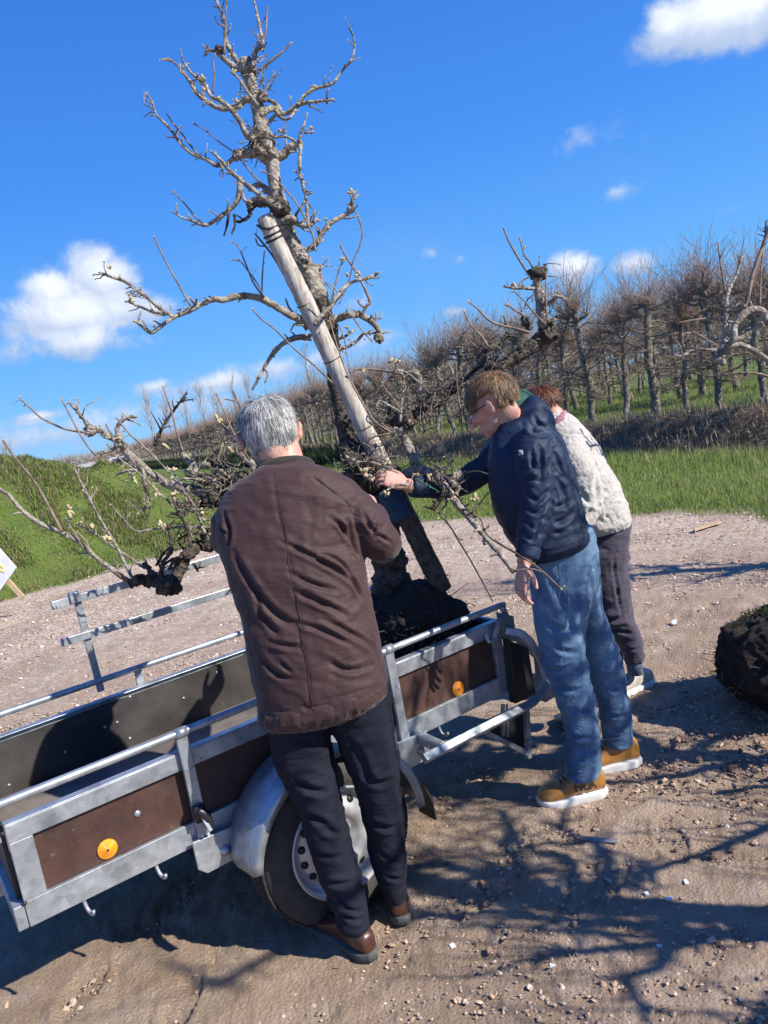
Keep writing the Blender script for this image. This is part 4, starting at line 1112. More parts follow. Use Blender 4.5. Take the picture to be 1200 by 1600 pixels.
def build_main_tree():
    base = P(617, 965, 3.36)
    R = empty('uprooted_pear_tree', tuple(base))
    tag(R, 'tall leaning bare pear tree with its root ball resting in the trailer', 'tree')
    pts = np.array([P(x, y, trunk_depth(y)) for x, y, r in TRUNK_PX]); rad = np.array([r * trunk_depth(y) / FPX for x, y, r in TRUNK_PX])
    # light upper stem
    V, F = tube(pts[:13], rad[:13], 16, 10, True, .05, 4); o = mesh_obj('upper_trunk', V, F, M_bark, R, world_to=base)
    V, F = tube(pts[12:], rad[12:], 22, 12, True, .06, 5)
    nz = fbm(V, 22, 3, 3)
    cen = V.mean(0)
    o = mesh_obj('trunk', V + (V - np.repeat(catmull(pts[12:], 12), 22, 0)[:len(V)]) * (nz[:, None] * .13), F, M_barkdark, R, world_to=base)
    g = np.random.default_rng(4)
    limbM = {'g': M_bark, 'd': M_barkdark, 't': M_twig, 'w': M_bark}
    bud = MB()
    for i, (pp, rr, d, k) in enumerate(TREE_BRANCHES):
        w, r = trace(pp, rr, d, .012 if k != 't' else .004, i)
        thick = rr[0] if isinstance(rr, tuple) else rr
        name = 'limb' if max(rr) >= 4.5 else ('twig' if k == 't' else 'branch')
        m = MB(); sides = 12 if thick > 7 else (9 if thick > 3.4 else 6)
        if k == 't': r = r * .96
        V, F = tube(w, r, sides, 6, True, .16 if k == 'd' else (.09 if k != 't' else .05), i); m.add(V, F)
        q = catmull(w, 5)
        L = np.linalg.norm(np.diff(q, axis=0), axis=1).sum()
        spurs(m, q, np.full(len(q), r.mean()), g, {'t': 14, 'g': 34, 'w': 20, 'd': 34}[k], bud if k != 'd' else None, {'t': .55, 'g': 1, 'w': 1, 'd': 1.15}[k])
        if k != 'd' and thick < 5: budcluster(bud, w[-1], (w[-1] - w[-2]) / np.linalg.norm(w[-1] - w[-2]), g, .6)
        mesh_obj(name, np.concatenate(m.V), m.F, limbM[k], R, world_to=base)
    # named flower-bud rosettes seen in the photograph
    for (x, y, d, s) in [(318,128,3.1,1.9),(322,142,3.1,1.5),(345,152,3.1,1.3),(365,115,3.15,1.3),(367,158,3.15,1.2),(376,170,3.1,1.2),(409,74,3.15,1.1),(489,136,3.15,1.1),(487,203,3.2,1.3),(437,207,3.1,1.2),(445,207,3.1,1.2),(549,302,3.2,1.4),(551,318,3.2,1.6),(509,345,3.15,1.1),(514,358,3.15,1.2),(535,407,3.2,1.1),(543,432,3.2,1.3),(562,430,3.1,1.5),(172,420,3.0,1.3),(203,470,3.0,1.5),(242,512,3.0,1.1),(541,512,3.2,1.1),
                       (340,657,2.9,1.9),(360,705,2.95,1.9),(262,698,2.9,1.6),(268,735,2.85,1.5),(206,742,2.85,1.8),(209,750,2.85,1.5),(276,770,2.8,1.6),(243,770,2.8,1.4),(107,797,2.7,1.7),(110,812,2.7,1.6),(125,820,2.75,1.3),(146,826,2.75,1.4),(168,843,2.75,1.7),(250,822,2.8,1.6),(260,826,2.8,1.4),(318,815,2.82,1.5),(312,800,2.82,1.2),(288,784,2.85,1.5),
                       (688,698,3.0,1.9),(690,704,3.0,1.6),(707,775,2.9,1.8),(741,783,2.85,2.0),(652,745,3.0,1.6),(668,746,3.0,1.5),(565,738,2.95,1.9),(580,752,2.95,1.9),(575,745,2.95,1.6),(612,565,3.1,1.4),(620,567,3.1,1.4),(570,580,3.1,.9),(603,772,2.92,1.2),(713,742,2.95,1.5),(700,715,2.98,1.5),(840,420,3.28,1.2),(802,448,3.28,1.3),(865,460,3.25,1.3),(795,478,3.24,1.3),(868,500,3.24,1.4)]:
        budcluster(bud, P(x, y, d), np.array([0, -.3, .8]), g, s); budcluster(bud, P(x, y, d), g.normal(0, 1, 3), g, s)
    o = mesh_obj('bud_clusters', np.concatenate(bud.V), bud.F, M_bud, R, world_to=base)
    # knobbly crown where old wood was cut back
    def knob(x, y, d, rp, M, seed, name='knob'):
        g2 = np.random.default_rng(seed); c = P(x, y, d); r = rp * d / FPX
        bm = bmesh.new(); bmesh.ops.create_icosphere(bm, subdivisions=4, radius=1); V = np.array([v.co[:] for v in bm.verts]); F = [tuple(v.index for v in f.verts) for f in bm.faces]; bm.free()
        V = V * (1 + .32 * fbm(V, 2.2, 4, seed, .6))[:, None] * r
        mesh_obj(name, V + c, F, M, R, world_to=base)
    for k, a in enumerate([(408,222,3.2,17,M_barkdark),(414,236,3.2,16,M_bark),(436,325,3.2,15,M_barkdark),(386,106,3.2,14,M_bark),(343,78,3.2,7,M_barkdark),(372,240,3.2,7,M_bark),(410,150,3.18,8,M_bark),(487,428,3.26,14,M_bark),(474,405,3.2,9,M_bark),(841,425,3.3,9,M_barkdark),(262,915,2.8,18,M_barkdark),(240,905,2.8,11,M_barkdark),(634,658,3.16,13,M_barkdark),
                           (553,718,3.15,18,M_barkdark),(575,728,3.2,26,M_barkdark),(590,742,3.2,24,M_barkdark),(560,745,3.2,20,M_barkdark),(545,700,3.2,12,M_barkdark),(610,740,3.15,15,M_barkdark),(141,673,2.95,9,M_bark),(856,518,3.3,17,M_barkdark),(716,745,3.0,9,M_bark),(592,528,3.24,8,M_bark),(548,327,3.2,6,M_bark),(330,778,2.95,14,M_barkdark),(365,760,3.0,16,M_barkdark),(350,745,3.0,12,M_bark),(380,748,3.0,12,M_barkdark),(186,686,2.95,7,M_bark),(320,750,2.98,9,M_barkdark),(328,836,2.9,14,M_barkdark)]):
        knob(*a, seed=k)
    for (x, y, d, r) in [(641, 660, 3.12, 4.5), (274, 781, 2.87, 5), (263, 915, 2.765, 7.5)]:
        m = MB(); c = P(x, y, d); m.lathe(c, cC - c, [(-.01, r * d / FPX), (.002, r * d / FPX), (.003, .001)], 16)
        mesh_obj('pruning_cut', np.concatenate(m.V), m.F, M_pole if r < 7 else M_bark, R, world_to=base)
    # a mess of short dead twigs in the heart of the tree
    m = MB()
    for (cx, cy, sx, sy, d, n) in [(575, 720, 40, 22, 3.1, 130), (640, 655, 45, 45, 3.2, 120), (350, 745, 50, 28, 2.97, 150), (760, 545, 60, 30, 3.28, 150), (700, 745, 25, 22, 2.97, 50), (700, 600, 50, 25, 3.25, 90), (400, 215, 15, 30, 3.15, 45), (405, 120, 22, 30, 3.18, 45), (300, 790, 40, 25, 2.85, 50), (845, 480, 25, 40, 3.28, 50), (630, 600, 30, 25, 3.2, 60)]:
        for _ in range(n):
            p = P(cx + g.normal(0, sx * .6), cy + g.normal(0, sy * .6), d + g.normal(0, .05)); dd = g.normal(0, 1, 3); dd[2] += .3; dd /= np.linalg.norm(dd); l = g.uniform(.02, .10)
            if g.random() < .25: continue
            mid = p + dd * l * .5 + g.normal(0, .007, 3); r = g.uniform(.0012, .0036)
            m.tube([p, mid, mid + (dd + g.normal(0, .4, 3)) * l * .5], [r, r * .8, r * .45], 5, 2)
    mesh_obj('spur_twigs', np.concatenate(m.V), m.F, M_spur, R, world_to=base)['kind'] = 'stuff'
    # root ball
    bm = bmesh.new(); bmesh.ops.create_icosphere(bm, subdivisions=6, radius=1); V = np.array([v.co[:] for v in bm.verts]); F = [tuple(v.index for v in f.verts) for f in bm.faces]; bm.free()
    c = TO + tu * 1.655 + tw * .34 + np.array([0, 0, .69])
    rot = np.column_stack([tu, tw, [0, 0, 1]])
    V[:, 2] = np.where(V[:, 2] > .25, .25 + (V[:, 2] - .25) * .55, V[:, 2]); V[:, 2] = np.maximum(V[:, 2], -.62)
    V = (V * np.array([.235, .28, .27])) * (1 + .12 * fbm(V, 1.8, 3, 6) + .05 * fbm(V, 9, 3, 9))[:, None]
    mesh_obj('root_ball', V @ rot.T + c, F, M_soil, R, world_to=base)
    m = MB()
    for _ in range(90):
        d = g.normal(0, 1, 3); d[2] = abs(d[2]) * .5; d /= np.linalg.norm(d); p = c + rot @ (d * np.array([.23, .275, .18]))
        q = [p, p + d * .03 + g.normal(0, .015, 3), p + d * .05 + g.normal(0, .03, 3)]; m.tube(q, [.0035, .0025, .001], 4)
    mesh_obj('roots', np.concatenate(m.V), m.F, M_barkdark, R, world_to=base)['kind'] = 'stuff'
    return R
build_main_tree()

def build_stake():
    a = P(413, 340, 3.08); b = P(692, 922, 3.22); base = b
    R = empty('tree_stake', tuple(base)); tag(R, 'round weathered wooden stake tied along the leaning tree trunk', 'stake')
    n = 40; t = np.linspace(0, 1, n)[:, None]; pts = a * (1 - t) + b * t
    g = np.random.default_rng(3); pts = pts + np.cumsum(g.normal(0, .0006, (n, 3)), 0)
    r = np.linspace(.034, .041, n)
    k = int(n * .68)
    V, F = tube(pts[:k + 1], r[:k + 1], 18, 3, True, .02, 8); mesh_obj('stake_shaft', V, F, M_stake, R, world_to=base)
    V, F = tube(pts[k:], r[k:] + .001, 18, 3, True, .02, 9); mesh_obj('stake_foot', V, F, M_stakedark, R, world_to=base)
    ax = (b - a) / np.linalg.norm(b - a)
    def wire(mm): mesh_obj('binding_wire', np.concatenate(mm.V), mm.F, M_wire, R, world_to=base)
    for (py, dz) in ((365, 0), (372, .004), (470, 0), (555, 0), (660, 0)):
        f = (py - 340) / (922 - 340); c = a * (1 - f) + b * f; u = np.cross(ax, (0, 1, 0)); u /= np.linalg.norm(u); v = np.cross(ax, u); rr = .036 + .004 * f
        th = np.linspace(0, 2 * np.pi, 28); ring = [c + u * math.cos(x) * rr + v * math.sin(x) * rr + ax * math.sin(x) * .012 for x in th]
        m = MB(); m.tube(ring, .0022 if py > 400 else .0045, 6); wire(m)
    q = P(402, 352, 3.08); m = MB(); m.tube([q, P(410, 357, 3.04), P(425, 356, 3.05), P(440, 350, 3.1), P(452, 350, 3.15)], .005, 6, 3)
    wire(m)
build_stake()

def build_blue_band():
    R = None
    m = MB()
    for (x0, y0, x1, y1, d, rp) in ((590, 772, 603, 815, 3.27, 27), (606, 768, 628, 812, 3.16, 17.5)):
        m.tube([P(x0, y0, d), P((x0 + x1) / 2, (y0 + y1) / 2, d), P(x1, y1, d)], np.array([rp * 1.02, rp, rp]) * d / FPX, 20, 4)
    base = P(603, 815, 3.27)
    o = mesh_obj('blue_band', np.concatenate(m.V), m.F, M_blue, None, world_to=base); o.location = tuple(base)  # dark blue tubes laid round the trunk and the stake
    tag(o, 'dark blue band round the trunk and stake below the branches', 'sling')
    m = MB(); m.tube([P(650, 750, 2.98), P(665, 757, 2.93), P(678, 764, 2.9), P(683, 766, 2.9), P(670, 760, 2.89), P(655, 751, 2.94), P(648, 747, 2.98)], .0022, 6, 4)
    base = P(665, 757, 2.93)
    o = mesh_obj('green_string', np.concatenate(m.V), m.F, mat('green_string', (.03, .16, .07), .6)[0], None, world_to=base); o.location = tuple(base)
    tag(o, 'loop of green string hanging off the branch by the dark sleeve', 'string')
build_blue_band()

# ------------------------------------------------------------------ people
def ring_loft(secs, n=28, res=4, ex=2.2):
    """closed loft; secs: list of (centre, half-width vector a, half-depth vector b)"""
    A = np.array([np.concatenate(s) for s in secs])
    if res > 1: A = catmull(A, res)
    th = np.linspace(0, 2 * np.pi, n, endpoint=False)
    ct = np.sign(np.cos(th)) * np.abs(np.cos(th)) ** (2 / ex); st = np.sign(np.sin(th)) * np.abs(np.sin(th)) ** (2 / ex)
    V = []; F = []
    # rounded ends
    def cap(row, nxt, f):
        d = row[:3] - nxt[:3]; d = d / (np.linalg.norm(d) + 1e-9); r = min(np.linalg.norm(row[3:6]), np.linalg.norm(row[6:9]))
        return [np.concatenate([row[:3] + d * r * k * f, row[3:6] * q, row[6:9] * q]) for k, q in ((.3, .85), (.5, .5), (.56, .1))]
    rows = cap(A[0], A[1], .6)[::-1] + list(A) + cap(A[-1], A[-2], .6)
    for r in rows:
        V.append(r[:3] + np.outer(ct, r[3:6]) + np.outer(st, r[6:9]))
    m = len(rows)
    for k in range(m - 1):
        for i in range(n):
            j = (i + 1) % n; F.append((k * n + i, k * n + j, (k + 1) * n + j, (k + 1) * n + i))
    F.append(tuple(range(n))[::-1]); F.append(tuple((m - 1) * n + i for i in range(n)))
    return np.concatenate(V), F

def pxsecs(rows):
    """rows: (xl, yl, xr, yr, depth or (dl, dr), half thickness) traced on the outline -> loft sections"""
    C = []; A = []; Tn = []
    for (xl, yl, xr, yr, d, t) in rows:
        dl, dr = d if isinstance(d, tuple) else (d, d)
        a, b = P(xl, yl, dl), P(xr, yr, dr); C.append((a + b) / 2); A.append((b - a) / 2); Tn.append(t)
    C = np.array(C); T = np.gradient(C, axis=0); out = []
    for c, a, t, k in zip(C, A, T, Tn):
        b = np.cross(t, a); b /= (np.linalg.norm(b) + 1e-9); out.append((c, a, b * k))
    return out

def ellipsoid(c, ax, n=20):
    """ax: 3x3 rows are the semi-axis vectors"""
    th = np.linspace(0, np.pi, n // 2 + 1); ph = np.linspace(0, 2 * np.pi, n, endpoint=False)
    V = [np.array([0, 0, 1.0])]
    for t in th[1:-1]:
        for p in ph: V.append(np.array([math.sin(t) * math.cos(p), math.sin(t) * math.sin(p), math.cos(t)]))
    V.append(np.array([0, 0, -1.0])); V = np.array(V); F = []
    m = len(th) - 2
    for i in range(n): F.append((0, 1 + i, 1 + (i + 1) % n))
    for k in range(m - 1):
        for i in range(n):
            j = (i + 1) % n; F.append((1 + k * n + i, 1 + (k + 1) * n + i, 1 + (k + 1) * n + j, 1 + k * n + j))
    e = len(V) - 1
    for i in range(n): F.append((e, 1 + (m - 1) * n + (i + 1) % n, 1 + (m - 1) * n + i))
    return V @ np.array(ax, float) + np.array(c, float), F

def fuse(pieces, voxel=.006, smooth=4):
    """union of closed pieces as one continuous surface"""
    m = MB()
    for V, F in pieces: m.add(V, F)
    V = np.concatenate(m.V); me = bpy.data.meshes.new('tmp'); me.from_pydata([tuple(v) for v in V], [], m.F); me.update()
    o = bpy.data.objects.new('tmp', me); COL.objects.link(o)
    r = o.modifiers.new('r', 'REMESH'); r.mode = 'VOXEL'; r.voxel_size = voxel; r.adaptivity = 0
    if smooth:
        s = o.modifiers.new('s', 'SMOOTH'); s.iterations = smooth; s.factor = .5
    dg = bpy.context.evaluated_depsgraph_get(); e = o.evaluated_get(dg); m2 = bpy.data.meshes.new_from_object(e)
    V = np.empty(len(m2.vertices) * 3); m2.vertices.foreach_get('co', V); V = V.reshape(-1, 3)
    F = np.empty(len(m2.loops), dtype=np.int32); m2.loops.foreach_get('vertex_index', F)
    lt = np.empty(len(m2.polygons), dtype=np.int32); m2.polygons.foreach_get('loop_total', lt)
    N = np.empty(len(m2.vertices) * 3); m2.vertices.foreach_get('normal', N); N = N.reshape(-1, 3)
    if (lt == 4).all(): F = F.reshape(-1, 4)
    else: F = [tuple(p.vertices) for p in m2.polygons]
    bpy.data.objects.remove(o); bpy.data.meshes.remove(me); bpy.data.meshes.remove(m2)
    return V, F, N

def seg_dist(V, p):
    """distance of vertices to a polyline and the position along it (0..1)"""
    best = np.full(len(V), 9.0); pos = np.zeros(len(V)); L = np.concatenate([[0], np.cumsum(np.linalg.norm(np.diff(p, axis=0), axis=1))])
    for i in range(len(p) - 1):
        a, b = p[i], p[i + 1]; ab = b - a; t = np.clip(((V - a) @ ab) / (ab @ ab), 0, 1); d = np.linalg.norm(V - (a + t[:, None] * ab), axis=1)
        k = d < best; best[k] = d[k]; pos[k] = (L[i] + t[k] * (L[i + 1] - L[i])) / L[-1]
    return best, pos

def project_to(V, px, py, d0):
    """nearest garment vertex in front along the pixel's ray, to lay a fold on the cloth"""
    rel = V - cC; d = rel @ cF; x = 600 + FPX * (rel @ cR) / d; y = 800 - FPX * (rel @ cU) / d
    q = (x - px) ** 2 + (y - py) ** 2; k = np.where(q < 64)[0]
    if len(k) == 0: k = np.array([np.argmin(q)])
    return V[k[np.argmin(d[k])]]

def folds(V, N, lines, jitter=0.0, seed=0):
    """lines: (pixel polyline, width m, depth m): a crease with a ridge beside it"""
    off = np.zeros(len(V))
    for (pl, w, dep) in lines:
        pts = catmull(np.array([project_to(V, x, y, 0) for x, y in pl]), 4)
        d, t = seg_dist(V, pts); fade = np.clip(np.sin(np.clip(t, .02, .98) * np.pi), 0, 1) ** .5
        off -= dep * fade * np.exp(-(d / w) ** 2); off += dep * .55 * fade * np.exp(-((d - 1.9 * w) / (1.0 * w)) ** 2)
    return V + N * off[:, None]

def wrinkle(V, N, amp, scale, axis, stretch=2.6, seed=0, region=None):
    """soft ridged folds running across 'axis'"""
    ax = np.array(axis, float); ax /= np.linalg.norm(ax)
    X = V + ax * ((V @ ax) * (stretch - 1))[:, None]
    X = X + .03 * np.column_stack([vnoise(V, 9, seed + 9), vnoise(V, 9, seed + 10), vnoise(V, 9, seed + 11)])
    r = 1 - np.abs(fbm(X, scale, 3, seed)) * 1.6
    r = np.clip(r, -.6, 1) - .35
    if region is not None: r = r * region
    return V + N * (amp * r)[:, None]

class Frame:
    def __init__(s, c, fwd, up):
        s.c = np.array(c, float); f = np.array(fwd, float); f /= np.linalg.norm(f); u = np.array(up, float); u -= f * (u @ f); u /= np.linalg.norm(u)
        s.f, s.u, s.r = f, u, np.cross(f, u)
    def p(s, x, y, z): return s.c + s.r * x + s.f * y + s.u * z
    def v(s, x, y, z): return s.r * x + s.f * y + s.u * z
    def ell(s, c, r, tilt=0.0):
        ct, st = math.cos(tilt), math.sin(tilt)
        return ellipsoid(s.p(*c), [s.r * r[0], (s.f * ct + s.u * st) * r[1], (s.u * ct - s.f * st) * r[2]])

def head_pieces(H, k=1.0, jaw=1.0, ear=0.0):
    e = lambda c, r, t=0.0: H.ell([q * k for q in c], [q * k for q in r], t)
    return [e((0, -.018, .030), (.075, .094, .083)), e((0, .030, .0), (.064, .066, .085)), e((0, .040, -.058), (.050 * jaw, .048, .050)), e((0, .066, -.088), (.026 * jaw, .024, .022)),
            e((0, .020, -.055), (.056, .052, .040), .2),
            e((0, .088, .030), (.046, .014, .012)), e((0, .106, -.012), (.0125, .019, .026), .35), e((0, .117, -.026), (.012, .012, .010)), e((.013, .104, -.031), (.009, .010, .007)), e((-.013, .104, -.031), (.009, .010, .007)),
            e((.040, .072, -.010), (.022, .020, .020)), e((-.040, .072, -.010), (.022, .020, .020)),
            e((0, .095, -.053), (.023, .010, .0058)), e((0, .093, -.064), (.020, .010, .0065)),
            e((.082 + ear * .7, -.010, -.006), (.008 + ear * .6, .018, .030), -.25), e((-.082 - ear * .7, -.010, -.006), (.008 + ear * .6, .018, .030), -.25), e((.087 + ear, -.019, .006), (.007, .014, .021), -.2), e((-.087 - ear, -.019, .006), (.007, .014, .021), -.2),
            e((0, -.040, -.055), (.052, .050, .060))]

def eyes(H, parent, base, k=1.0):
    for sx in (-1, 1):
        V, F = H.ell((sx * .031 * k, .079 * k, .008 * k), (.0125 * k, .0125 * k, .0105 * k)); o = mesh_obj('eye', V, F, M_eye, parent, world_to=base)
        V, F = H.ell((sx * .031 * k, .0885 * k, .008 * k), (.0058 * k, .004 * k, .0058 * k)); mesh_obj('iris', V, F, M_glass, o, world_to=base)

def hair(H, parent, base, M, n, length, rim0, wid=.0016, seed=0, k=1.0, bald=None, wav=.3, lift=.006, capM=None, crown=(0, -.05, .1), cap=True, nape=1.0):
    """strands combed over the skull; rim(x,y,z)->bool tells where hair grows (head units, unit sphere direction)"""
    g = np.random.default_rng(seed)
    def rim(x, y, z):
        a = .07 * math.sin(13 * x + 9 * z + seed) + .05 * math.sin(29 * z - 17 * y + 3 * x) + .03 * math.sin(51 * x + 37 * y)
        return rim0(x + a, y + a, z + a)
    R3 = np.array([.0775, .0965, .0855]) * k; c0 = np.array([0, -.018, .030]) * k
    if cap:
        bm = bmesh.new(); bmesh.ops.create_icosphere(bm, subdivisions=5, radius=1)
        kill = [v for v in bm.verts if not rim(*v.co) or (bald is not None and bald(*v.co) > .55)]
        bmesh.ops.delete(bm, geom=kill, context='VERTS')
        V = np.array([v.co[:] for v in bm.verts]); bm.verts.index_update(); F = [tuple(v.index for v in f.verts) for f in bm.faces]; bm.free()
        V = V * (R3 + .0035 + .002 * fbm(V, 9, 3, seed)[:, None]); V[:, 2] = np.where(V[:, 2] < 0, V[:, 2] * nape, V[:, 2]); V = V + c0
        base_o = mesh_obj('hair', V @ np.array([H.r, H.f, H.u]) + H.c, F, capM or M, parent, world_to=base)
    else: base_o = None
    d = g.normal(0, 1, (n * 3, 3)); d /= np.linalg.norm(d, axis=1)[:, None]
    keep = [v for v in d if rim(*v) and (bald is None or g.random() > bald(*v))][:n]
    cr = np.array(crown, float); cr /= np.linalg.norm(cr)
    VV = []; FF = []; off = 0; sg = 6
    for v in keep:
        L = length(v) * g.uniform(.7, 1.15); q = v.copy(); pts = []
        flow = q - cr; flow += np.array([g.normal(0, wav), g.normal(0, wav), 0]) * .6
        lf = lift * g.uniform(.3, 1.5) * (1.6 if g.random() < .06 else 1)
        for j in range(sg):
            t = j / (sg - 1)
            pt = q * (R3 + .002 + lf * math.sin(min(t * 1.4, 1) * math.pi * .5)); pt[2] *= nape if pt[2] < 0 else 1; pts.append(pt + c0)
            fl = flow - q * (flow @ q); fl /= (np.linalg.norm(fl) + 1e-9); fl = fl + np.array([0, 0, -.25]) + g.normal(0, wav * .35, 3); fl -= q * (fl @ q)
            q2_ = q + fl * (L / .085) / (sg - 1); q2_ /= np.linalg.norm(q2_)
            q = q2_ if (rim(*q2_) or q2_[1] > .5 or q2_[2] > .2) else q * .8 + q2_ * .2; q /= np.linalg.norm(q)
        pts = np.array(pts); pts[-1] += v * lf * g.uniform(-.3, .8)
        T = np.gradient(pts, axis=0); S = np.cross(T, pts - c0); S /= (np.linalg.norm(S, axis=1)[:, None] + 1e-9)
        w = wid * g.uniform(.6, 1.5) * np.array([.8, 1, 1, .9, .6, .12])[:, None]
        upv = (pts - c0) / np.linalg.norm(pts - c0, axis=1)[:, None] * w * .5
        q3 = np.concatenate([pts - S * w, pts + upv, pts + S * w]); VV.append(q3)
        for j in range(sg - 1):
            FF.append((off + j, off + j + 1, off + sg + j + 1, off + sg + j)); FF.append((off + sg + j, off + sg + j + 1, off + 2 * sg + j + 1, off + 2 * sg + j))
        off += 3 * sg
    V = np.concatenate(VV) @ np.array([H.r, H.f, H.u]) + H.c
    mesh_obj('hair_strands', V, FF, M, base_o or parent, world_to=base)

def limb_chain(pts, rad, flat=None, res=4, n=16):
    """tapered limb as a closed loft; flat: per-point (side vector, ratio)"""
    V, F = tube(pts, rad, n, res, True); return V, F

def hand_pieces(wrist, d, palm_n, side, L=.185, curl=(.25, .35, .3), spread=.06):
    """five-fingered hand. d: direction to the fingers, palm_n: palm normal, side: towards the thumb"""
    d = np.array(d, float); d /= np.linalg.norm(d); nrm = np.array(palm_n, float); nrm -= d * (nrm @ d); nrm /= np.linalg.norm(nrm); s = np.cross(d, nrm)
    if s @ np.array(side, float) < 0: s = -s
    k = L / .185; out = []
    sec = [(wrist - d * .03 * k, s * .026 * k, nrm * .020 * k), (wrist, s * .027 * k, nrm * .019 * k), (wrist + d * .035 * k, s * .036 * k, nrm * .0165 * k), (wrist + d * .075 * k, s * .040 * k, nrm * .0135 * k), (wrist + d * .092 * k, s * .036 * k, nrm * .010 * k)]
    out.append(ring_loft(sec, 18, 3))
    fl = [(.030, .070, .0078), (.0105, .080, .0080), (-.0095, .074, .0077), (-.029, .058, .0068)]
    for i, (o, ln, r) in enumerate(fl):
        p = wrist + d * .084 * k + s * o * k; a = 0.0; dd = d + s * (o * spread * 40 * .03); dd /= np.linalg.norm(dd); pts = [p - d * .02 * k]; rr = [r * k]
        for j, (f, c) in enumerate(zip((.45, .32, .23), curl)):
            a += c * (1 + .12 * i); v = dd * math.cos(a) + nrm * math.sin(a); pts.append(p); rr.append(r * k * (1 - .08 * j)); p = p + v * ln * f * k
        pts.append(p); rr.append(r * k * .72); pts.append(p + v * r * k * .6); rr.append(r * k * .4)
        out.append(tube(pts, rr, 10, 3, True))
    p = wrist + d * .018 * k + s * .026 * k; v1 = d * .62 + s * .62 + nrm * .35; v1 /= np.linalg.norm(v1); v2 = d * .85 + s * .25 + nrm * .35; v2 /= np.linalg.norm(v2)
    out.append(tube([p - s * .012 * k, p, p + v1 * .036 * k, p + v1 * .036 * k + v2 * .03 * k, p + v1 * .036 * k + v2 * .048 * k], np.array([.013, .0125, .0105, .0092, .006]) * k, 10, 3, True))
    return out

def shoe(base, parent, toe, heel, up, w=.048, h=.085, upperM=None, soleM=None, sole=.028, high=.0, name='shoe', label=None, lace=True):
    """toe, heel: world points on the ground line"""
    toe = np.array(toe, float); heel = np.array(heel, float); f = toe - heel; L = np.linalg.norm(f); f /= L
    u = np.array(up, float); u -= f * (u @ f); u /= np.linalg.norm(u); s = np.cross(f, u)
    def cv(t, wl, hl, z0=0.0): return heel + f * L * t, wl, hl, z0
    # upper
    prof = [(.03, .55, .70), (.12, .72, .92), (.25, .78, 1.0), (.38, .76, .96), (.5, .82, .80), (.62, .92, .62), (.75, 1.0, .50), (.87, .92, .42), (.95, .68, .34), (.985, .35, .24)]
    secs = []
    for t, wf, hf in prof:
        hh = (h + (high if t < .35 else 0)) * hf; secs.append((heel + f * L * t + u * (sole * .8 + hh / 2), s * w * wf, u * hh / 2))
    V, F, N = fuse([ring_loft(secs, 22, 3, 2.6)], .004, 3)
    o = mesh_obj(name, V, F, upperM, parent, world_to=base, label=None) if False else mesh_obj(name, V, F, upperM, parent, world_to=base)
    if label: o['label'] = label
    # sole
    th = np.linspace(0, 2 * np.pi, 48, endpoint=False); out = []
    for zz, gr in ((0, .97), (sole * .15, 1.02), (sole * .85, 1.04), (sole, 1.0)):
        ring = []
        for a in th:
            t = .5 - .5 * math.cos(a); ww = w * (np.interp(t, [0, .1, .3, .5, .7, .85, .95, 1], [.30, .74, .84, .80, 1.02, 1.0, .66, .12])) * gr * 1.03
            toe_up = .012 * max(0, (t - .75) / .25) ** 2
            ring.append(heel + f * (L * (.5 + (t - .5) * gr)) + s * ww * (1 if math.sin(a) >= 0 else -1) + u * (zz + toe_up))
        out.append(np.array(ring))
    n = len(th); V = np.concatenate(out); F = []
    for k in range(3):
        for i in range(n): F.append((k * n + i, k * n + (i + 1) % n, (k + 1) * n + (i + 1) % n, (k + 1) * n + i))
    F.append(tuple(range(n))[::-1]); F.append(tuple(3 * n + i for i in range(n)))
    so_ = mesh_obj('sole', V, F, soleM, o, world_to=base)
    if lace:
        m = MB()
        for i in range(5):
            t = .42 + i * .055; hh = sole * .8 + h * np.interp(t, [.38, .5, .62, .75], [.97, .82, .64, .52]) + .002
            c = heel + f * L * t + u * hh
            m.tube([c - s * w * .42 - u * .006, c - s * w * .2, c + s * w * .2, c + s * w * .42 - u * .006], .0028, 6, 3)
        mesh_obj('laces', np.concatenate(m.V), m.F, M_blk, o, world_to=base)
    return o, (f, s, u, L, heel)

def inner(secs, k=.8):
    return [(c, a * k, b * k) for c, a, b in secs]

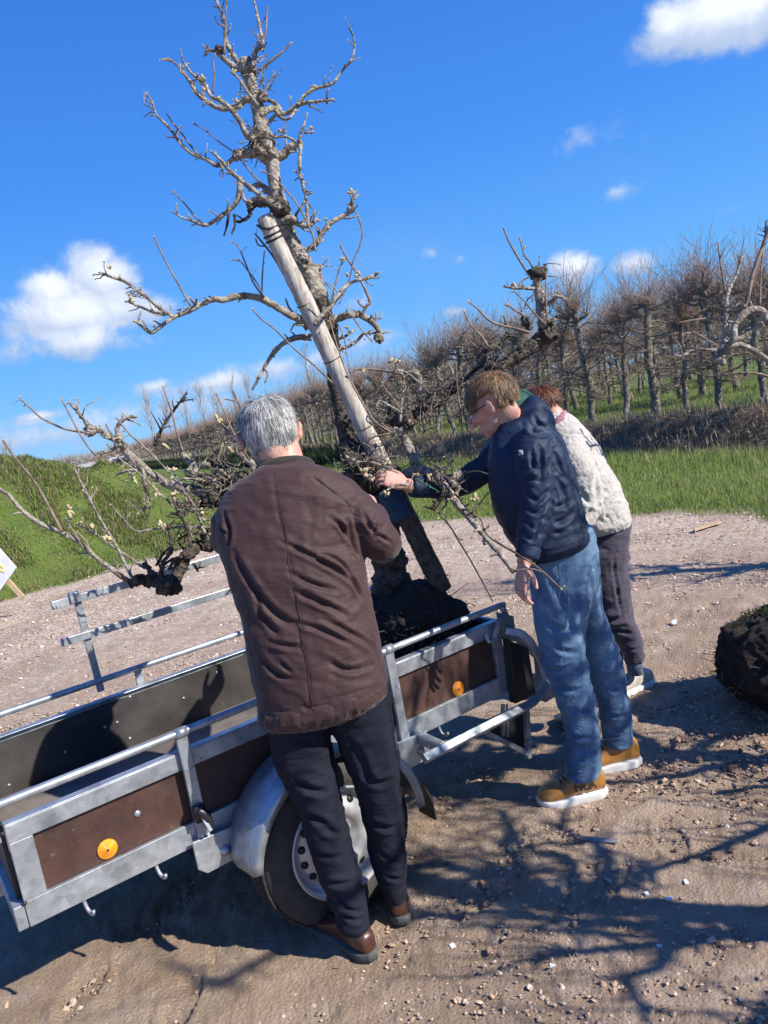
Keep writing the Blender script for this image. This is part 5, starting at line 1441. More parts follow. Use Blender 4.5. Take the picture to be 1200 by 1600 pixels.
# ---- man in the brown jacket
def build_man_brown():
    base = (G(545, 1500) + G(630, 1445)) / 2
    R = empty('person', tuple(base)); tag(R, 'grey-haired person in long brown jacket and navy trousers seen from behind', 'person')
    torso = pxsecs([(408, 742, 486, 735, 2.37, .055), (396, 750, 505, 741, 2.36, .075), (362, 766, 545, 750, 2.34, .095), (340, 800, 572, 782, 2.33, .11), (340, 852, 569, 848, 2.31, .12), (357, 910, 574, 902, 2.29, .13), (378, 970, 584, 956, 2.28, .135), (391, 1040, 598, 1018, 2.27, .14), (402, 1090, 604, 1052, 2.27, .145), (408, 1126, 606, 1076, 2.27, .148)])
    armR = [P(548, 790, 2.33), P(575, 822, 2.30), P(597, 850, 2.32), P(590, 835, 2.50), P(585, 805, 2.72)]
    armL = [P(372, 796, 2.36), P(358, 824, 2.38), P(354, 842, 2.45), P(360, 836, 2.62), P(385, 815, 2.80)]
    J = [ring_loft(torso, 36, 5, 2.3), tube(armR, [.062, .062, .058, .052, .045], 20, 6), tube(armL, [.060, .058, .052, .048, .044], 20, 6)]
    V, F, N = fuse(J, .0052, 4)
    lines = [([(440, 838), (487, 862), (520, 880), (556, 905), (572, 935)], .010, .013), ([(486, 858), (530, 868), (556, 900), (566, 925)], .008, .010), ([(448, 890), (490, 905), (530, 916)], .010, .009), ([(458, 918), (500, 935), (548, 960)], .011, .012),
             ([(460, 965), (510, 980), (548, 998)], .010, .009), ([(510, 962), (550, 985), (590, 1010)], .011, .010), ([(360, 862), (385, 915), (420, 955), (462, 975)], .014, .012), ([(395, 920), (400, 960), (430, 990)], .012, .009),
             ([(400, 1030), (425, 1050), (455, 1062)], .011, .010), ([(430, 1035), (450, 1055)], .008, .008), ([(520, 1030), (550, 1045), (590, 1040)], .010, .009), ([(522, 805), (540, 822), (552, 842)], .009, .012), ([(550, 815), (556, 840), (566, 870)], .009, .014),
             ([(600, 800), (590, 825), (582, 842)], .007, .009), ([(588, 845), (602, 838), (620, 850)], .007, .009), ([(570, 795), (578, 815), (592, 828)], .008, .008), ([(345, 800), (352, 830), (350, 850)], .009, .011), ([(338, 822), (350, 836)], .006, .009), ([(415, 1000), (440, 1008), (470, 1006)], .010, .008), ([(465, 1092), (480, 1100), (520, 1092)], .009, .006)]
    V = folds(V, N, [(a, w * .72, d * .95) for a, w, d in lines])
    V = wrinkle(V, N, .0050, 6.5, P(560, 700, 2.3) - P(480, 1000, 2.3) , 2.0, 3); V = V + N * (.0012 * fbm(V, 40, 2, 8))[:, None]
    # stitched centre seam, yoke seam and hem line
    for pl, w, dep in (([(429, 738), (437, 800), (443, 860), (456, 930), (466, 1000), (475, 1060), (485, 1108)], .0045, .0035), ([(495, 742), (530, 768), (562, 800), (585, 822)], .004, .003), ([(408, 1112), (450, 1108), (500, 1096), (560, 1080), (603, 1062)], .004, .003)):
        pts = catmull(np.array([project_to(V, x, y, 0) for x, y in pl]), 5); d, t = seg_dist(V, pts); V = V - N * (dep * np.exp(-(d / w) ** 2))[:, None]
    jk = mesh_obj('jacket', V, F, M_jacket, R, world_to=base)
    def seam(pl, w=.0009):
        q = catmull(np.array([project_to(V, x, y, 0) for x, y in pl]), 1)
        for _ in range(3): q[1:-1] = (q[:-2] + q[2:] + q[1:-1] * 2) / 4
        q = catmull(q, 3); q = q + (cC - q) / np.linalg.norm(cC - q, axis=1)[:, None] * .0008
        mm = MB(); mm.tube(q, w, 5); mesh_obj('seam', np.concatenate(mm.V), mm.F, M_collar, jk, world_to=base)
    seam([(428 + k * 58 / 19, 738 + k * 370 / 19) for k in range(20)]); seam([(496, 742), (508, 750), (520, 759), (533, 769), (545, 779), (556, 789), (566, 798), (575, 808), (583, 818)]); seam([(410 + k * 190 / 14, 1112 - (k / 14) ** 1.4 * 50) for k in range(15)], .0008)
    m = MB(); up = np.cross(P(482, 722, 2.37) - P(408, 728, 2.37), cF); 
    ring = pxsecs([(397, 743, 495, 734, 2.365, .080), (400, 731, 492, 722, 2.368, .076)])
    V2, F2 = ring_loft(ring, 30, 3, 2.1); V2, F2, N2 = fuse([(V2, F2)], .004, 2); mesh_obj('collar', V2, F2, M_collar, jk, world_to=base)
    # hem band
    hem = pxsecs([(404, 1112, 606, 1064, 2.27, .150), (406, 1128, 607, 1079, 2.27, .151)])
    Vh, Fh = ring_loft(hem, 48, 2, 2.3); Vh, Fh, Nh = fuse([(Vh, Fh)], .0055, 2); Vh = wrinkle(Vh, Nh, .004, 30, (0, 0, 1), .25, 8); mesh_obj('hem', Vh, Fh, M_jacket, jk, world_to=base)
    # trousers
    dl = 2.33
    legL = pxsecs([(428, 1085, 520, 1075, 2.27, .10), (420, 1135, 513, 1118, 2.28, .10), (428, 1190, 520, 1175, 2.29, .088), (454, 1240, 530, 1228, 2.30, .078), (474, 1290, 540, 1278, 2.31, .072), (486, 1330, 552, 1318, 2.32, .070), (501, 1378, 564, 1366, 2.33, .066), (516, 1415, 571, 1405, 2.34, .064), (530, 1452, 577, 1445, 2.34, .060)])
    legR = pxsecs([(500, 1075, 606, 1060, 2.27, .10), (513, 1125, 612, 1100, 2.29, .10), (533, 1175, 621, 1165, 2.31, .09), (556, 1235, 627, 1228, 2.34, .08), (568, 1285, 630, 1280, 2.37, .074), (574, 1325, 634, 1320, 2.40, .070), (590, 1372, 635, 1368, 2.42, .066), (603, 1400, 636, 1396, 2.43, .058)])
    V, F, N = fuse([ring_loft(legL, 26, 4, 2.1), ring_loft(legR, 26, 4, 2.1)], .0065, 3)
    ln = [([(455, 1225), (485, 1238), (515, 1240)], .010, .012), ([(470, 1275), (500, 1290), (530, 1300)], .010, .012), ([(495, 1305), (515, 1302), (535, 1305)], .008, .009), ([(450, 1160), (480, 1165), (505, 1160)], .011, .008), ([(520, 1410), (545, 1422), (570, 1424)], .008, .009), ([(528, 1432), (550, 1440), (574, 1436)], .007, .009), ([(565, 1215), (590, 1228), (618, 1222)], .010, .010), ([(575, 1290), (600, 1300), (628, 1290)], .009, .009), ([(592, 1340), (615, 1352), (633, 1348)], .007, .009), ([(600, 1375), (618, 1380), (634, 1372)], .006, .009), ([(540, 1160), (560, 1190), (575, 1230)], .011, .008), ([(480, 1330), (505, 1345), (545, 1340)], .009, .008), ([(500, 1380), (530, 1388), (560, 1380)], .009, .008)]
    V = folds(V, N, ln); V = wrinkle(V, N, .005, 7, (0, 0, 1), 2.2, 5)
    mesh_obj('trousers', V, F, M_chino, R, world_to=base)
    # body
    H = Frame(P(421, 682, 2.40), np.array([-.20, 1.0, -.42]), np.array([-.10, .42, 1.0]))
    body = [ring_loft(inner(torso[1:], .8), 24, 3), ring_loft(inner(legL, .75), 16, 3), ring_loft(inner(legR, .75), 16, 3), tube(armR, np.array([.06, .06, .055, .05, .043]) * .75, 12, 4), tube(armL, np.array([.06, .055, .05, .046, .042]) * .75, 12, 4),
            tube([P(448, 745, 2.36), P(443, 715, 2.375), P(432, 685, 2.39)], [.064, .060, .058], 18, 4)] + head_pieces(H, 1.0, 1.0, .011)
    body += hand_pieces(armR[-1], P(585, 770, 2.9) - armR[-1], (-1, .2, 0), (0, 0, 1), curl=(.5, .6, .5)) + hand_pieces(armL[-1], P(400, 790, 2.95) - armL[-1], (1, .2, 0), (0, 0, 1), curl=(.5, .6, .5))
    V, F, N = fuse(body, .0055, 2); mesh_obj('body', V, F, M_skin, R, world_to=base)
    eyes(H, R, base)
    def rim(x, y, z): return (z > .35 or y < .15) and not (y > .62) and not (abs(x) > .80 and z < .22 and y > -.30)
    hair(H, R, base, M_hgrey, 8500, lambda v: .045 if v[2] > .2 else (.042 if v[2] > -.6 else .03), rim, .0008, 3, nape=1.3, bald=lambda x, y, z: .985 if ((x + .18) ** 2 / .12 + (y + .42) ** 2 / .12 < 1 and z > .2) else 0.0, wav=.45, lift=.009, crown=(-.15, -.45, .85), capM=mat('grey_under_hair', (.16, .155, .15), .7, col2=(.3, .29, .28), vscale=60)[0])
    # shoes
    gl = G(585, 1503, 0); tl = G(492, 1442, 0)
    shoe(base, R, tl, gl + np.array([0, 0, .0]), (0, 0, 1), .048, .085, M_brownshoe, M_solegrey, .034, label='brown leather shoe, nearer one')
    gr = G(632, 1447, 0); tr_ = gr + np.array([-.05, .28, 0]) 
    shoe(base, R, tr_, gr, (0, 0, 1), .048, .085, M_brownshoe, M_solegrey, .034)
build_man_brown()

# ---- man in the navy jacket
def build_man_navy():
    base = G(905, 1235)
    R = empty('person', tuple(base)); tag(R, 'sandy-haired person in navy hooded jacket, jeans and tan trainers reaching to the trunk', 'person')
    torso = pxsecs([(776, 668, 848, 652, 2.93, .07), (768, 692, 868, 672, 2.93, .10), (762, 722, 884, 702, 2.92, .12), (764, 755, 894, 735, 2.92, .13), (770, 790, 903, 772, 2.92, .135), (783, 822, 911, 800, 2.92, .135), (800, 850, 917, 822, 2.92, .135), (818, 872, 920, 838, 2.92, .132)])
    armN = [P(830, 682, 2.83), P(832, 725, 2.79), P(838, 770, 2.78), P(834, 815, 2.76), P(824, 868, 2.74)]
    armF = [P(790, 700, 3.02), P(752, 735, 3.06), P(715, 757, 3.08), P(680, 762, 3.06), P(646, 760, 3.02)]
    hood = pxsecs([(818, 628, 842, 626, 2.97, .06), (806, 645, 858, 642, 2.96, .085), (795, 668, 866, 662, 2.95, .10), (785, 690, 868, 682, 2.94, .10)])
    J = [ring_loft(torso, 36, 5, 2.3), tube(armN, [.066, .066, .062, .056, .040], 22, 6), tube(armF, [.062, .056, .052, .048, .040], 20, 6), ring_loft(hood, 28, 4, 2.1)]
    V, F, N = fuse(J, .0065, 2)
    lines = [([(846, 690), (852, 715), (850, 745)], .009, .014), ([(868, 680), (862, 705), (866, 735)], .008, .012), ([(800, 740), (825, 752), (850, 748)], .008, .009), ([(818, 768), (840, 775), (862, 768)], .008, .012), ([(815, 790), (838, 796), (860, 786)], .008, .011), ([(812, 812), (834, 820), (854, 808)], .007, .010), ([(812, 834), (830, 838), (846, 832)], .006, .010),
             ([(870, 735), (885, 760), (890, 790)], .010, .010), ([(862, 780), (880, 788), (900, 780)], .009, .010), ([(858, 810), (880, 812), (905, 795)], .009, .009), ([(850, 835), (880, 832), (910, 815)], .009, .007), ([(832, 645), (845, 655), (860, 662)], .007, .010), ([(812, 655), (835, 668), (862, 672)], .008, .012), ([(825, 700), (830, 718), (842, 728)], .008, .008),
             ([(745, 742), (735, 755), (738, 768)], .007, .009), ([(700, 755), (694, 764), (698, 772)], .006, .008), ([(790, 800), (800, 820), (812, 850)], .009, .007), ([(870, 700), (878, 720), (886, 745)], .009, .010)]
    V = folds(V, N, lines); V = wrinkle(V, N, .0045, 9, P(800, 650, 2.9) - P(860, 860, 2.9), 2.0, 12)
    jk = mesh_obj('jacket', V, F, M_navy, R, world_to=base)
    hem = pxsecs([(814, 862, 919, 828, 2.92, .133), (820, 875, 921, 841, 2.92, .134)])
    Vh, Fh = ring_loft(hem, 40, 2, 2.3); Vh, Fh, Nh = fuse([(Vh, Fh)], .005, 2); mesh_obj('hem', Vh, Fh, M_navy, jk, world_to=base)
    for a in (armN, armF):
        d = (a[-1] - a[-2]); d /= np.linalg.norm(d); m = MB(); m.tube([a[-1] - d * .03, a[-1], a[-1] + d * .012], [.046, .044, .041], 18, 3); Vc, Fc, Nc = fuse([(np.concatenate(m.V), m.F)], .004, 1); mesh_obj('cuff', Vc, Fc, M_navy, jk, world_to=base)
    # small woven badge on the upper sleeve
    c = project_to(V, 806, 706, 0); nn = cC - c; nn /= np.linalg.norm(nn); s = np.cross(nn, (0, 0, 1)); s /= np.linalg.norm(s); u = np.cross(s, nn)
    m = MB()
    for i in (-1, 1):
        pass
    q = [c + nn * .009 + s * a * .009 + u * b * .011 for a, b in ((-1, -1), (1, -.8), (1, 1), (-1, .8))]; q2 = [v - nn * .008 for v in q]
    m.add(q + q2, [(0, 1, 2, 3), (7, 6, 5, 4), (0, 4, 5, 1), (1, 5, 6, 2), (2, 6, 7, 3), (3, 7, 4, 0)]); lb = mesh_obj('sleeve_badge', np.concatenate(m.V), m.F, mat('badge_grey', (.35, .37, .42), .7, col2=(.06, .07, .1), vscale=160)[0], jk, world_to=base)
    # jeans
    legN = pxsecs([(826, 845, 925, 822, 2.92, .105), (828, 880, 934, 865, 2.93, .108), (830, 925, 932, 915, 2.93, .105), (834, 960, 920, 955, 2.92, .095), (840, 1000, 914, 990, 2.92, .083), (848, 1035, 916, 1025, 2.92, .076), (856, 1062, 921, 1055, 2.93, .072), (869, 1096, 929, 1088, 2.93, .068), (880, 1132, 934, 1122, 2.94, .064), (885, 1170, 937, 1160, 2.95, .064), (884, 1214, 938, 1204, 2.96, .066)])
    legF = pxsecs([(850, 845, 926, 825, 3.0, .095), (860, 880, 935, 868, 3.02, .10), (875, 925, 937, 915, 3.05, .095), (896, 960, 942, 950, 3.07, .088), (905, 995, 954, 985, 3.09, .078), (913, 1030, 966, 1018, 3.11, .073), (922, 1064, 976, 1052, 3.13, .07), (934, 1098, 981, 1088, 3.14, .066), (940, 1132, 986, 1122, 3.16, .064), (943, 1164, 990, 1154, 3.17, .064)])
    V, F, N = fuse([ring_loft(legN, 26, 4, 2.15), ring_loft(legF, 26, 4, 2.15)], .0065, 2)
    ln = [([(840, 1040), (862, 1050), (900, 1045)], .009, .009), ([(862, 1075), (890, 1085), (922, 1072)], .009, .011), ([(878, 1110), (900, 1120), (930, 1108)], .008, .009), ([(884, 1150), (905, 1160), (935, 1148)], .008, .010), ([(886, 1185), (910, 1192), (937, 1180)], .007, .010), ([(836, 960), (860, 985), (905, 990)], .011, .009), ([(850, 900), (880, 960), (905, 1000)], .013, .010), ([(905, 930), (900, 970), (880, 1000)], .012, .010),
          ([(925, 1040), (945, 1050), (968, 1040)], .008, .010), ([(932, 1080), (955, 1086), (980, 1078)], .008, .010), ([(943, 1120), (962, 1126), (985, 1118)], .007, .010), ([(945, 1145), (965, 1150), (988, 1142)], .006, .009), ([(858, 1010), (880, 1025), (912, 1018)], .009, .009)]
    V = folds(V, N, ln); V = wrinkle(V, N, .0045, 8, (0, 0, 1), 2.2, 21)
    jn = mesh_obj('jeans', V, F, M_denim, R, world_to=base)
    def strip(pl, w, name, M=M_stitch, lift=.003):
        pts = catmull(np.array([project_to(V, x, y, 0) for x, y in pl]), 4); pts = pts + (cC - pts) / np.linalg.norm(cC - pts, axis=1)[:, None] * lift
        m = MB(); m.tube(pts, w, 6); mesh_obj(name, np.concatenate(m.V), m.F, M, jn, world_to=base)
    strip([(866, 872), (869, 905), (872, 960), (880, 1010), (890, 1060), (903, 1110), (909, 1160), (911, 1205)], .0008, 'side_seam')
    strip([(885, 890), (888, 925), (896, 947), (918, 943), (928, 900), (931, 884), (885, 890)], .0010, 'back_pocket')
    strip([(835, 888), (858, 885), (865, 893), (866, 910)], .0012, 'front_pocket')
    strip([(826, 862), (850, 872), (880, 866), (932, 850)], .0010, 'waistband', M_stitch)
    strip([(884, 1206), (905, 1212), (937, 1201)], .0010, 'leg_hem'); strip([(943, 1158), (965, 1160), (990, 1149)], .0010, 'leg_hem')
    # head: seen from behind his left side, bent down to the trunk
    H = Frame(P(767, 634, 2.93), np.array([-.93, .42, -.50]), np.array([-.42, .12, 1.0]))
    body = [ring_loft(inner(torso[1:], .8), 24, 3), ring_loft(inner(legN, .75), 16, 3), ring_loft(inner(legF, .75), 16, 3), tube(armN, np.array([.064, .064, .06, .054, .04]) * .72, 12, 4), tube(armF, np.array([.06, .054, .05, .046, .04]) * .72, 12, 4),
            tube([P(822, 690, 2.94), P(805, 665, 2.94), P(785, 645, 2.94)], [.064, .058, .056], 18, 4)] + head_pieces(H, .93)
    w1 = P(818, 882, 2.73); body += [tube([P(824, 860, 2.74), w1], [.029, .026], 14)] + hand_pieces(w1, P(812, 930, 2.72) - w1, cR * .9 + cF * .35, -cF * 1 - cR * .2, .178, curl=(.30, .45, .40))
    w2 = P(634, 757, 3.0); body += [tube([P(655, 762, 3.03), P(640, 759, 3.01), w2], [.031, .028, .026], 14)] + hand_pieces(w2, P(606, 748, 2.99) - w2, cF * .8 - np.array([0, 0, .5]), np.array([0, 0, 1.0]), .17, curl=(.45, .6, .5))
    V, F, N = fuse(body, .0034, 2); mesh_obj('body', V, F, M_skin, R, world_to=base)
    eyes(H, R, base, .93)
    H.c = H.c + H.f * -.004
    # spectacles
    m = MB()
    for sx in (-1, 1):
        c = np.array([sx * .031, .097, .006]); th = np.linspace(0, 2 * np.pi, 24); m.tube([H.p(c[0] + .024 * math.cos(a), c[1], c[2] + .018 * math.sin(a)) for a in th], .0016, 6)
        m.tube([H.p(sx * .057, .101, .012), H.p(sx * .074, .09, .014), H.p(sx * .082, .03, .014), H.p(sx * .084, -.01, .010), H.p(sx * .082, -.03, -.004)], .002, 6, 3)
    m.tube([H.p(-.010, .105, .010), H.p(0, .110, .013), H.p(.010, .105, .010)], .0016, 6, 3)
    mesh_obj('spectacles', np.concatenate(m.V), m.F, M_glass, R, world_to=base)
    def rim(x, y, z): return (z > .30 or (y < -.05 and z > -.62 + .5 * max(0, y + .3))) and not (y > .80 and z < .62) and not (abs(x) > .80 and z < .22 and y > -.35)
    hair(H, R, base, M_hblond, 8500, lambda v: .05 if v[2] > .3 else .026, rim, .0008, 5, wav=.4, lift=.010, nape=1.1, crown=(0, -.55, .8), k=.93, capM=mat('sandy_under_hair', (.17, .10, .05), .7, col2=(.24, .15, .08), vscale=60)[0])
    # shoes with lettering
    hl = G(948, 1240); te = G(842, 1262)
    o, (f, s, u, L, heel) = shoe(base, R, te, hl, (0, 0, 1), .05, .105, M_tan, M_white, .034, high=.018, label='tan trainer with black lettering on its outer side')
    so_ = s if (s @ (cC - hl)) > 0 else -s
    cu = bpy.data.curves.new('lettering', 'FONT'); cu.body = 'FILA'; cu.size = .045; cu.extrude = .0006; cu.offset = .0007; cu.space_character = 1.05; cu.align_x = 'CENTER'
    to = bpy.data.objects.new('lettering_tmp', cu); COL.objects.link(to); me = bpy.data.meshes.new_from_object(to.evaluated_get(bpy.context.evaluated_depsgraph_get())); bpy.data.objects.remove(to)
    tv = np.empty(len(me.vertices) * 3); me.vertices.foreach_get('co', tv); tv = tv.reshape(-1, 3); xdir = -f if (-f) @ cR > 0 else f
    uu = u * .95 + so_ * -.30; uu /= np.linalg.norm(uu); nn = np.cross(xdir, uu); nn = nn if nn @ so_ > 0 else -nn
    org = heel + f * L * .33 + u * .058 + so_ * .0455
    tw_ = org + np.outer(tv[:, 0], xdir) + np.outer(tv[:, 1], uu) + np.outer(tv[:, 2] + .0015, nn)
    mesh_obj('lettering', tw_, [tuple(p.vertices) for p in me.polygons], M_blk, o, smooth=False, world_to=base)
    hl2 = G(1001, 1192); te2 = hl2 + (te - hl) / np.linalg.norm(te - hl) * .29
    shoe(base, R, te2, hl2, (0, 0, 1), .05, .105, M_tan, M_white, .034, high=.018)
    for (x, y, d) in ((912, 1200, 2.96), (967, 1152, 3.17)):
        m = MB(); m.tube([P(x, y - 14, d), P(x + 1, y + 16, d)], .034, 16); mesh_obj('sock', np.concatenate(m.V), m.F, M_blk, R, world_to=base)
build_man_navy()

# ---- person in the white fleece
def build_fleece():
    base = G(990, 1072)
    R = empty('person', tuple(base)); tag(R, 'auburn-haired person in white fleece and dark sweatpants bending forward', 'person')
    torso = pxsecs([(850, 655, 893, 650, 3.78, .07), (846, 675, 912, 668, 3.78, .11), (840, 700, 930, 692, 3.78, .13), (846, 735, 950, 728, 3.78, .14), (860, 770, 967, 760, 3.78, .145), (880, 805, 979, 790, 3.78, .145), (900, 836, 984, 812, 3.78, .142)])
    arm = [P(885, 690, 3.66), P(905, 735, 3.60), P(918, 780, 3.58), P(905, 812, 3.56), P(888, 828, 3.56)]
    V, F, N = fuse([ring_loft(torso, 32, 5, 2.3), tube(arm, [.078, .078, .072, .062, .055], 20, 6)], .007, 2)
    ln = [([(935, 760), (955, 765), (962, 752)], .012, .010), ([(936, 700), (938, 740), (940, 790)], .012, .014), ([(900, 770), (918, 780), (936, 775)], .010, .010), ([(900, 790), (915, 800), (930, 795)], .010, .010), ([(940, 790), (955, 810), (965, 825)], .008, .009)]
    V = folds(V, N, ln); V = wrinkle(V, N, .0045, 8, (0, 0, 1), 1.8, 31)
    V = V + N * (.0028 * fbm(V, 95, 2, 5) + .0012 * fbm(V, 30, 2, 6))[:, None]
    fl = mesh_obj('fleece', V, F, M_fleece, R, world_to=base)
    leg = pxsecs([(905, 815, 983, 800, 3.8, .12), (905, 850, 984, 838, 3.8, .12), (912, 900, 982, 890, 3.8, .11), (925, 945, 984, 935, 3.8, .095), (942, 980, 991, 970, 3.8, .082), (962, 1005, 1001, 996, 3.8, .070), (972, 1024, 1006, 1014, 3.8, .058), (977, 1036, 1006, 1028, 3.8, .05)])
    leg2 = pxsecs([(880, 815, 950, 800, 3.9, .11), (880, 860, 950, 850, 3.92, .11), (890, 920, 948, 910, 3.95, .095), (915, 970, 960, 962, 3.97, .08), (935, 1002, 968, 995, 3.98, .062), (945, 1018, 972, 1012, 3.98, .052)])
    V, F, N = fuse([ring_loft(leg, 24, 4, 2.1), ring_loft(leg2, 24, 4, 2.1)], .007, 2)
    V = folds(V, N, [([(930, 965), (955, 972), (985, 962)], .011, .012), ([(955, 990), (975, 996), (996, 988)], .009, .012), ([(965, 870), (970, 930), (980, 970)], .008, .006), ([(975, 1018), (990, 1022), (1004, 1014)], .006, .009)]); V = wrinkle(V, N, .008, 8, (0, 0, 1), 1.8, 41)
    mesh_obj('sweatpants', V, F, M_sweat, R, world_to=base)
    H = Frame(P(846, 645, 3.82), np.array([-.80, .55, -.65]), np.array([-.55, .35, 1.0]))
    body = [ring_loft(inner(torso[1:], .78), 20, 3), ring_loft(inner(leg, .75), 14, 3), ring_loft(inner(leg2, .75), 14, 3), tube(arm, np.array([.07, .07, .065, .055, .045]) * .7, 12, 4), tube([P(880, 680, 3.8), P(870, 668, 3.8), P(856, 655, 3.81)], [.062, .056, .054], 16, 4)] + head_pieces(H, .98)
    body += hand_pieces(arm[-1], P(868, 842, 3.55) - arm[-1], (0, -1, 0), (0, 0, 1), .17)
    V, F, N = fuse(body, .0055, 2); mesh_obj('body', V, F, M_skin, R, world_to=base); eyes(H, R, base, .98)
    def rim(x, y, z): return (z > .25 or (y < 0 and z > -.5)) and not (y > .75 and z < .6) and not (abs(x) > .82 and z < .2 and y > -.3)
    hair(H, R, base, M_hred, 5000, lambda v: .05 if v[2] > .2 else .03, rim, .0009, 8, wav=.4, lift=.013, crown=(0, -.5, .8), k=.98, capM=M_hred)
    m = MB(); m.tube([P(862, 668, 3.78), P(868, 664, 3.72), P(876, 656, 3.72), P(882, 646, 3.78)], [.02, .024, .024, .02], 14, 4); V2, F2, N2 = fuse([(np.concatenate(m.V), m.F)], .005, 1); mesh_obj('scarf', V2, F2, M_scarf, R, world_to=base)
    hl = G(1020, 1068); te = G(968, 1092)
    shoe(base, R, te + (te - hl) * .6, hl, (0, 0, 1), .045, .08, M_cream, M_white, .034)
    hl2 = G(972, 1040); shoe(base, R, hl2 + (te - hl) * 1.6, hl2, (0, 0, 1), .045, .08, M_cream, M_white, .034)
    for (x, y, d) in ((992, 1040, 3.8), (962, 1025, 3.98)):
        m = MB(); m.tube([P(x - 3, y - 20, d), P(x + 1, y + 14, d)], [.04, .038], 16); mesh_obj('sock', np.concatenate(m.V), m.F, M_sock, R, world_to=base)
build_fleece()

# ---- person in green, almost hidden behind the others
def build_green():
    base = G(800, 1120)
    R = empty('person', tuple(base)); tag(R, 'person in dark green coat mostly hidden behind the navy jacket', 'person')
    torso = pxsecs([(790, 655, 830, 650, 3.45, .07), (770, 680, 846, 672, 3.45, .10), (754, 705, 850, 695, 3.45, .12), (772, 740, 860, 735, 3.45, .12), (800, 790, 880, 785, 3.45, .12), (826, 840, 900, 835, 3.45, .12), (845, 890, 915, 885, 3.45, .12)])
    legs = [pxsecs([(846, 885, 885, 880, 3.45, .09), (852, 960, 890, 955, 3.45, .07), (862, 1030, 896, 1028, 3.45, .06), (880, 1085, 908, 1083, 3.45, .05)]), pxsecs([(880, 885, 918, 880, 3.52, .09), (886, 960, 920, 955, 3.52, .07), (890, 1030, 920, 1028, 3.52, .06), (896, 1080, 922, 1078, 3.52, .05)])]
    arm = [P(785, 695, 3.5), P(800, 740, 3.5), P(825, 780, 3.42)]
    H = Frame(P(806, 650, 3.40), np.array([-.75, -.2, -.9]), np.array([-.7, 0, .8]))
    V, F, N = fuse([ring_loft(torso, 28, 4), tube(arm, [.06, .055, .045], 16, 4)], .008, 2); V = wrinkle(V, N, .007, 8, (0, 0, 1), 1.5, 51); ct = mesh_obj('coat', V, F, M_green, R, world_to=base)
    V, F, N = fuse([H.ell((0, -.03, .0), (.082, .095, .095))], .007, 2); mesh_obj('hood', V, F, mat('green_hood', (.012, .08, .06), .8)[0], ct, world_to=base)
    V, F, N = fuse([ring_loft(l, 18, 4) for l in legs], .008, 2); mesh_obj('trousers', V, F, M_chino, R, world_to=base)
    V, F, N = fuse([ring_loft(inner(torso, .75), 20, 3)] + [ring_loft(inner(l, .8), 14, 3) for l in legs] + head_pieces(H, .93) + [tube([P(812, 690, 3.45), P(808, 660, 3.42)], [.055, .05], 12)] + hand_pieces(arm[-1], P(840, 810, 3.35) - arm[-1], (0, -1, 0), (0, 0, 1), .17), .0065, 2)
    mesh_obj('body', V, F, M_skin, R, world_to=base)
    for l in legs:
        c = l[-1][0]; h0 = np.array([c[0] + .02, c[1] - .03, 0]); shoe(base, R, h0 + np.array([-.05, .25, 0]), h0, (0, 0, 1), .045, .08, M_brownshoe, M_solegrey, .03)
build_green()

# ------------------------------------------------------------------ other dug-up trees at the right
def soil_ball(c, r3, seed, parent, base, name='root_ball', moss=True):
    bm = bmesh.new(); bmesh.ops.create_icosphere(bm, subdivisions=6, radius=1); V = np.array([v.co[:] for v in bm.verts]); F = [tuple(v.index for v in f.verts) for f in bm.faces]; bm.free()
    V[:, 2] = np.maximum(V[:, 2], -.85)
    V = V * np.array(r3) * (1 + .20 * fbm(V, 1.5, 3, seed) + .06 * fbm(V, 9, 3, seed + 4))[:, None] + c
    o = mesh_obj(name, V, F, M_soil, parent, world_to=base)
    g = np.random.default_rng(seed); m = MB(); m2 = MB()
    for _ in range(130):
        d = g.normal(0, 1, 3); d[2] = d[2] * .6; d /= np.linalg.norm(d); p = c + d * np.array(r3) * .99
        q = [p, p + d * .02 + g.normal(0, .012, 3), p + d * .035 + g.normal(0, .03, 3)]; m.tube(q, [.003, .002, .001], 4)
    mesh_obj('roots', np.concatenate(m.V), m.F, M_twig, o, world_to=base)['kind'] = 'stuff'
    if moss:
        for _ in range(900):
            a = g.uniform(0, 6.28); rr = g.random() ** .5 * .8; p = c + np.array([math.cos(a) * rr * r3[0], math.sin(a) * rr * r3[1], r3[2] * math.sqrt(1 - rr * rr) * 1.03]); d = g.normal(0, .5, 3); d[2] = 1
            m2.tube([p, p + d * g.uniform(.008, .03)], [.0022, .0006], 3)
        mesh_obj('moss', np.concatenate(m2.V), m2.F, M_moss, o, world_to=base)['kind'] = 'stuff'
    return o

